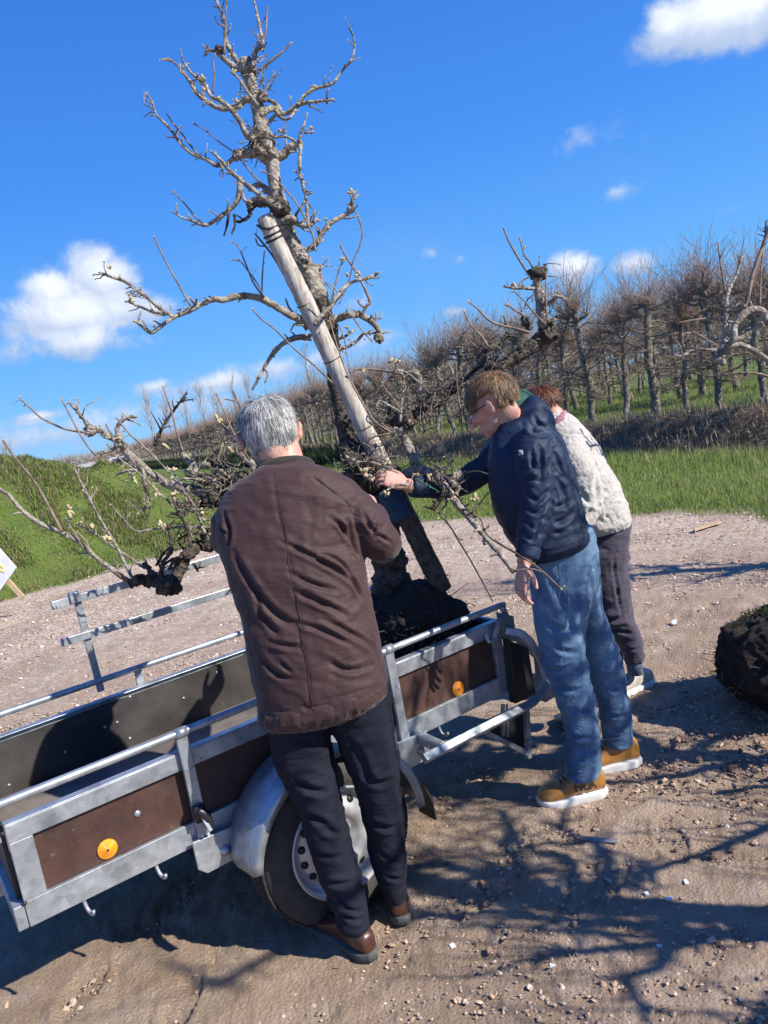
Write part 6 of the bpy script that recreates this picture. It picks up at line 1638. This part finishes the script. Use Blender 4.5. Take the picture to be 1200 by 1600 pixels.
def dug_up_tree(x, y, seed, lean, label, H=2.7, r3=(.34, .33, .27), dens=1.0):
    g = np.random.default_rng(seed); c = np.array([x, y, r3[2] * .82]); base = np.array([x, y, 0.0])
    R = empty('uprooted_pear_tree', tuple(base)); tag(R, label, 'tree', 'uprooted trees standing at the right edge of the yard')
    soil_ball(c, r3, seed, R, base)
    top = c + np.array([lean[0], lean[1], 1.0]) * H; k = 10; t = np.linspace(0, 1, k)[:, None]
    tp = (c + [0, 0, .15]) * (1 - t) + top * t + np.cumsum(g.normal(0, .02, (k, 3)), 0) * [1, 1, 0]
    V, F = tube(tp, np.linspace(.075, .035, k), 14, 5, True, .07, seed); mesh_obj('trunk', V, F, M_orch, R, world_to=base)
    for i in range(int(15 * dens)):
        f = g.uniform(.2, 1); p = tp[0] + (tp[-1] - tp[0]) * f; an = g.uniform(0, 6.28); L = g.uniform(.35, .85) * (1.25 - .6 * f)
        d = np.array([math.cos(an), math.sin(an), g.uniform(-.1, .4)]); q = [p]
        for j in range(5): q.append(q[-1] + d * L / 5 + g.normal(0, .03, 3)); d[2] += .1
        q = np.array(q); m = MB(); m.tube(q, np.linspace(.026, .010, 6), 8, 3); qq = catmull(q, 4); spurs(m, qq, np.full(len(qq), .012), g, 40, None, 1.5)
        for j in range(int(9 * dens)):
            p2 = q[g.integers(2, 6)]; d2 = np.array([g.normal(0, .5), g.normal(0, .5), 1.0]); d2 /= np.linalg.norm(d2); l = g.uniform(.2, .7); m.tube([p2, p2 + d2 * l * .5 + g.normal(0, .02, 3), p2 + d2 * l], [.0055, .0042, .002], 4, 2)
        mesh_obj('branch', np.concatenate(m.V), m.F, M_bark, R, world_to=base)
    return R
dug_up_tree(2.35, 1.22, 5, (.05, -.05), 'uprooted bare tree just outside the right edge, casting the nearest branch shadows', 2.5, dens=1.25)
dug_up_tree(2.85, 1.95, 6, (-.04, .02), 'uprooted bare tree beyond the nearest one, casting the dense branch shadow by the tan shoes', 2.6, dens=1.3)
dug_up_tree(4.05, 4.6, 7, (.14, .03), 'uprooted bare tree farthest off at the right, its root ball casting a round shadow', 2.5)

RIGHT_BRANCHES = [([(1128,552),(1131,537),(1134,494),(1137,459),(1150,431),(1159,400)], (5.5,1.6), 3.45), ([(1134,458),(1127,419),(1122,379)], (1.8,1.2), 3.45), ([(1222,520),(1200,502),(1191,487),(1175,484),(1159,494),(1147,512),(1147,527),(1137,540)], (6.5,5), 3.4),
  ([(1222,490),(1203,500),(1181,512),(1159,528),(1131,536)], (5,4), 3.45), ([(1131,543),(1156,539),(1175,547),(1200,562),(1225,575)], (4.5,4), 3.42), ([(1120,547),(1087,547),(1066,556),(1052,555)], (3.6,1.8), 3.42),
  ([(1160,478),(1166,475),(1175,434),(1191,387),(1202,355),(1212,320)], (3.4,2.4), 3.4), ([(1187,480),(1189,425),(1195,375),(1197,345)], (1.8,1.3), 3.4), ([(1164,482),(1150,476),(1146,470)], (2.2,1.6), 3.42), ([(1130,555),(1118,562),(1112,556)], (7,3), 3.45), ([(1130,545),(1127,560),(1131,570)], (9,5), 3.45),
  ([(1150,505),(1110,498),(1085,500),(1060,505)], (2.2,1.2), 3.5), ([(1222,600),(1190,585),(1160,583),(1120,588)], (2.2,1.2), 3.5), ([(1120,540),(1100,528),(1082,518)], (1.8,1.2), 3.4), ([(1066,555),(1062,540),(1050,525)], (1.4,1), 3.42)]
def build_right_tree():
    c = P(1250, 1092, 3.45); c[2] = .20; base = np.array([c[0], c[1], 0.0])
    R = empty('uprooted_pear_tree', tuple(base)); tag(R, 'uprooted tree cut by the right edge, dark mossy root ball on the dirt', 'tree')
    soil_ball(c, (.325, .31, .235), 12, R, base)
    tp = np.array([P(x, y, 3.5) for x, y in ((1252, 1010), (1250, 860), (1248, 720), (1244, 600), (1240, 500), (1240, 400), (1242, 300))])
    V, F = tube(tp, [.09, .07, .062, .058, .052, .045, .04], 16, 6, True, .06, 5); mesh_obj('trunk', V, F, M_barkdark, R, world_to=base)
    g = np.random.default_rng(14)
    for i, (pp, rr, d) in enumerate(RIGHT_BRANCHES):
        w, r = trace(pp, rr, d, .01, i + 500); m = MB(); V, F = tube(w, r, 9, 6, True, .06, i); m.add(V, F); q = catmull(w, 5); spurs(m, q, np.full(len(q), r.mean()), g, 16, None, .9)
        mesh_obj('limb' if max(rr) > 3.5 else 'twig', np.concatenate(m.V), m.F, M_bark if max(rr) > 3.5 else M_twig, R, world_to=base)
    # soil shed round the ball
build_right_tree()

# ------------------------------------------------------------------ clods on the dirt, scraps
def build_scraps():
    g = np.random.default_rng(31); m = MB()
    n = 1500; cols = []
    for _ in range(n):
        if g.random() < .5: a, r = g.uniform(-.05, .6), g.uniform(1.9, 4.2); x, y = r * math.sin(a), r * math.cos(a)
        else: x, y = 1.3 + g.normal(0, .35), 3.0 + g.normal(0, .45)
        s = g.lognormal(-5.35, .5); bm = bmesh.new(); bmesh.ops.create_icosphere(bm, subdivisions=2, radius=1); V = np.array([v.co[:] for v in bm.verts]); F = [tuple(v.index for v in f.verts) for f in bm.faces]; bm.free()
        V = V * g.uniform(.6, 1.3, 3) * np.array([1, 1, .7]); V = V * (1 + .15 * g.normal(0, 1, (len(V), 1))) * s; z = float(height(np.array([x]), np.array([y]))[0]); m.add(V + [x, y, z + s * .2], F)
        cols += [np.array([(.26, .17, .115), (.36, .24, .16), (.15, .10, .07)][g.integers(3)])] * len(V)
    o = mesh_obj('dirt_clods', np.concatenate(m.V), m.F, M_chip, smooth=False); set_tint(o, np.array(cols)); tag(o, 'crumbs and clods of dark soil scattered on the dirt', 'soil', kind='stuff')
    def scrap(name, pts, z, M, label, cat, th=.004):
        q = [G(x, y, z) for x, y in pts]; n = len(q); q2 = [v + [0, 0, th] for v in q]; c = np.mean(q, 0)
        o = mesh_obj(name, np.array(q + q2) - c, [tuple(range(n))[::-1], tuple(range(n, 2 * n))] + [(i, (i + 1) % n, (i + 1) % n + n, i + n) for i in range(n)], M, smooth=False); o.location = tuple(c); tag(o, label, cat)
    scrap('metal_strip', [(904, 1305), (912, 1308), (935, 1310), (966, 1313), (965, 1318), (935, 1316), (908, 1312)], .012, M_galv, 'thin grey strip of metal lying on the dirt below the tan shoe', 'scrap')
    scrap('white_stick', [(1084, 827), (1126, 815), (1128, 817), (1086, 830)], .02, M_pole, 'pale stick lying on the far gravel near the grass verge', 'stick', .015)
    for i, (x, y, s, w) in enumerate([(706, 1479, 7, 'below the dark shadow at the bottom'), (1045, 1403, 8, 'upright in the branch shadow'), (1072, 1378, 6, 'just above the pair in the branch shadow'), (1011, 1396, 5, 'left of the larger chip in shadow'), (1030, 1478, 5, 'at the lower edge of the branch shadow'), (1054, 972, 6, 'beside the dark sweatpants'), (863, 1509, 7, 'on the sunlit dirt near the bottom')]):
        g2 = np.random.default_rng(i); th = np.sort(g2.uniform(0, 6.28, 6)); scrap('shell_chip', [(x + s * math.cos(a) * g2.uniform(.6, 1), y + s * .8 * math.sin(a) * g2.uniform(.6, 1)) for a in th[::-1]], .008, M_signw, 'small white shell chip ' + w, 'shell chip', .003)
build_scraps()

# ------------------------------------------------------------------ sign on the verge
def build_sign():
    d = 11.2; base = P(36, 932, d); base = G(36, 932, float(height(np.array([base[0]]), np.array([base[1]]))[0]))
    R = empty('sign_board', tuple(base)); tag(R, 'white board on a tilted wooden stake at the left edge of the grass', 'sign')
    v = ray(36, 932); dd = (base - cC) @ cF
    q = [P(x, y, dd - .04) for x, y in ((25, 887), (-8, 849), (-62, 868), (-52, 948), (-6, 930))]; q2 = [a + cF * .025 for a in q]; n = len(q)
    mesh_obj('board', q + q2, [tuple(range(n)), tuple(range(n, 2 * n))[::-1]] + [(i, i + n, (i + 1) % n + n, (i + 1) % n) for i in range(n)], M_signw, R, smooth=False, world_to=base)
    m = MB(); m.bar(P(-20, 872, dd + .01), P(36, 934, dd + .01), .055, .03, cF); mesh_obj('post', np.concatenate(m.V), m.F, M_pole, R, smooth=False, world_to=base)
    m = MB()
    for a, b in (((-2, 882), (6, 886)), ((-12, 884), (-5, 880)), ((0, 890), (8, 893)), ((-20, 892), (-8, 895))): m.bar(P(*a, dd - .045), P(*b, dd - .045), .03, .004, cF)
    mesh_obj('faded_marks', np.concatenate(m.V), m.F, M_yellow, R, smooth=False, world_to=base)
build_sign()

# ------------------------------------------------------------------ far trees and buildings
M_far = mat('haze_paled_bark', (.40, .36, .34), .9, col2=(.30, .27, .26), vscale=.5)[0]  # distance haze is put into this bark colour, paler than near trees
def bare_tree_mesh(seed, H, spread=.28, twigs=5):
    g = np.random.default_rng(seed); tr = MB(); cr = MB(); k = 7
    tp = np.column_stack([np.cumsum(g.normal(0, .01 * H, k)), np.cumsum(g.normal(0, .01 * H, k)), np.linspace(0, H, k)]); tp[0, :2] = 0
    tr.tube(tp, np.linspace(H * .020, H * .004, k), 7, 2)
    def grow(p, d, L, r, lev):
        q = [p]
        for j in range(3): d = d + g.normal(0, .10, 3); d[2] += .07; d /= np.linalg.norm(d); q.append(q[-1] + d * L / 3)
        cr.tube(q, [r, r * .8, r * .6, r * .35], 4 if lev < 2 else 3, 0, False)
        if lev < 3:
            for _ in range(twigs if lev < 2 else 4):
                d2 = d + g.normal(0, .42, 3); d2 /= np.linalg.norm(d2); grow(q[g.integers(1, 4)], d2, L * g.uniform(.4, .65), r * .45, lev + 1)
    for i in range(26):
        f = g.uniform(.22, .97); p = np.array([np.interp(f * H, tp[:, 2], tp[:, 0]), np.interp(f * H, tp[:, 2], tp[:, 1]), f * H]); a = g.uniform(0, 6.28)
        grow(p, np.array([math.cos(a) * spread * 2, math.sin(a) * spread * 2, 1.0]), H * g.uniform(.18, .34) * (1.25 - f * .8), H * .0034, 0 if i % 3 == 0 else 1)
    out = []
    for m, nm in ((tr, 'trunk'), (cr, 'crown')):
        me = bpy.data.meshes.new(nm); me.from_pydata([tuple(v) for v in np.concatenate(m.V)], [], m.F); me.update(); me.materials.append(M_far); out.append((nm, me))
    return out
def far_things():
    T = [bare_tree_mesh(s, 12.5, .2, 4) for s in (1, 2, 3)]
    g = np.random.default_rng(6)
    spots = [(248, 714, 150, 1.0, 'leftmost bare tall tree of the line beyond the orchard'), (276, 709, 155, .98, 'second bare tall tree from the left beyond the orchard'), (305, 704, 160, 1.0, 'third bare tall tree from the left beyond the orchard'), (330, 699, 165, 1.05, 'fourth bare tall tree from the left beyond the orchard'), (352, 695, 170, 1.0, 'fifth bare tall tree, left of the grey hair'), (378, 690, 172, 1.1, 'sixth bare tall tree, behind the grey-haired head'), (402, 686, 175, 1.1, 'seventh bare tall tree, hidden mostly by the grey-haired head'),
             (22, 752, 120, .62, 'small bare tree standing alone behind the green mound'), (495, 668, 95, .85, 'broad bare tree rising behind the orchard left of the leaning trunk')]
    for i, (px, py, d, s, lab) in enumerate(spots):
        p = P(px, py, d); r = empty('bare_tree', (p[0], p[1], 0), g.uniform(0, 6)); r.scale = (s,) * 3; tag(r, lab, 'tree', 'bare trees far behind the orchard')
        for nm, me in T[i % 3]:
            o = bpy.data.objects.new(nm, me); COL.objects.link(o); o.parent = r
    # low woods on the horizon
    V = []; F = []; off = 0
    tv = []
    for me_t, me_c in FAR:
        vs = np.empty(len(me_c.vertices) * 3); me_c.vertices.foreach_get('co', vs); tv.append((vs.reshape(-1, 3), [tuple(p.vertices) for p in me_c.polygons]))
    for i in range(60):
        px = g.uniform(78, 262) if i < 50 else g.uniform(-60, 60); d = g.uniform(260, 330); p = P(px, 735, d); vs, fs = tv[int(g.integers(4))]; a = g.uniform(0, 6); s = g.uniform(2.4, 3.7) * (1.25 if 165 < px < 185 else 1)
        X = vs.copy(); X[:, 2] = (X[:, 2] - 1.0) * 1.0; q = np.column_stack([X[:, 0] * math.cos(a) - X[:, 1] * math.sin(a), X[:, 0] * math.sin(a) + X[:, 1] * math.cos(a), X[:, 2]]) * [s * 1.6, s * 1.6, s] + [p[0], p[1], 0]
        V.append(q); F += [tuple(k + off for k in f) for f in fs]; off += len(vs)
    o = mesh_obj('woods', np.concatenate(V), F, M_far); tag(o, 'low grey leafless woods along the far horizon at the left', 'woods', kind='stuff')
    # dark bramble strip along the far foot of the orchard
    N = 26000; s = 14 + 75 * g.random(N); bt = g.uniform(-.7, .5, N); pp = A0 + ROWD * s[:, None] + ROWN * (bt - 1.95)[:, None]
    blades('brambles', pp[:, 0], pp[:, 1], g.uniform(.2, .75, N), g.uniform(.012, .035, N), .5, [(.035, .06, .02), (.05, .085, .025), (.03, .045, .02)], M_grass, 'dark green brambles along the foot of the distant orchard rows', 'brambles', 12)
    # farm buildings
    def house(name, px, py, d, w, dp, h, rh, wall, roof, label, rz, cat='building'):
        p = P(px, py, d); R = empty(name, (p[0], p[1], 0), rz); tag(R, label, cat)
        MB().box((-w / 2, -dp / 2, 0), (w / 2, dp / 2, h)).build('wall', wall, R)
        m = MB(); V = [(-w / 2 - .3, -dp / 2 - .3, h - .05), (w / 2 + .3, -dp / 2 - .3, h - .05), (w / 2 + .3, dp / 2 + .3, h - .05), (-w / 2 - .3, dp / 2 + .3, h - .05), (-w / 2 - .3, 0, h + rh), (w / 2 + .3, 0, h + rh)]
        m.add(V, [(0, 1, 5, 4), (2, 3, 4, 5), (0, 4, 3), (1, 2, 5), (3, 2, 1, 0)]).build('roof', roof, R)
        MB().box((-.6, -dp / 2 - .03, 0), (.6, -dp / 2 - .003, min(2.2, h * .8))).build('door', M_blk, R)
        for x in (-w * .32, w * .32):
            MB().box((x - .5, -dp / 2 - .03, h * .35), (x + .5, -dp / 2 - .003, h * .75)).build('window', M_glass, R)
    gr_ = mat('grey_green_roof', (.22, .27, .25), .7)[0]; gw = mat('white_wall', (.5, .5, .49), .7)[0]; gg = mat('grey_sheeting', (.38, .37, .34), .8, col2=(.30, .29, .27), vscale=1)[0]
    house('farmhouse', 46, 744, 190, 7, 4, 2.2, 1.3, gw, gr_, 'small white farmhouse with grey-green roof on the far left horizon', .3)
    house('shed', 178, 739, 150, 13, 5, 1.1, .7, gg, gg, 'long low grey shed across the far end of the field', .45)
    house('caravan', 193, 740, 130, 2.6, 2.0, 1.7, .2, gw, gw, 'small white caravan parked before the long grey shed', .3, 'caravan')
    house('white_hut', 172, 741, 132, 2.0, 1.6, .7, .3, gw, gw, 'tiny white hut left of the caravan by the shed', .2, 'hut')
    p = P(263, 737, 90); o = empty('marker_post', (p[0], p[1], 0)); tag(o, 'short white post standing at the end of the orchard row', 'post'); MB().box((-.18, -.18, 0), (.18, .18, 1.6)).build('post', gw, o)
    MB().box((-.22, -.22, 1.6), (.22, .22, 1.68)).build('post_cap', gw, o)
far_things()
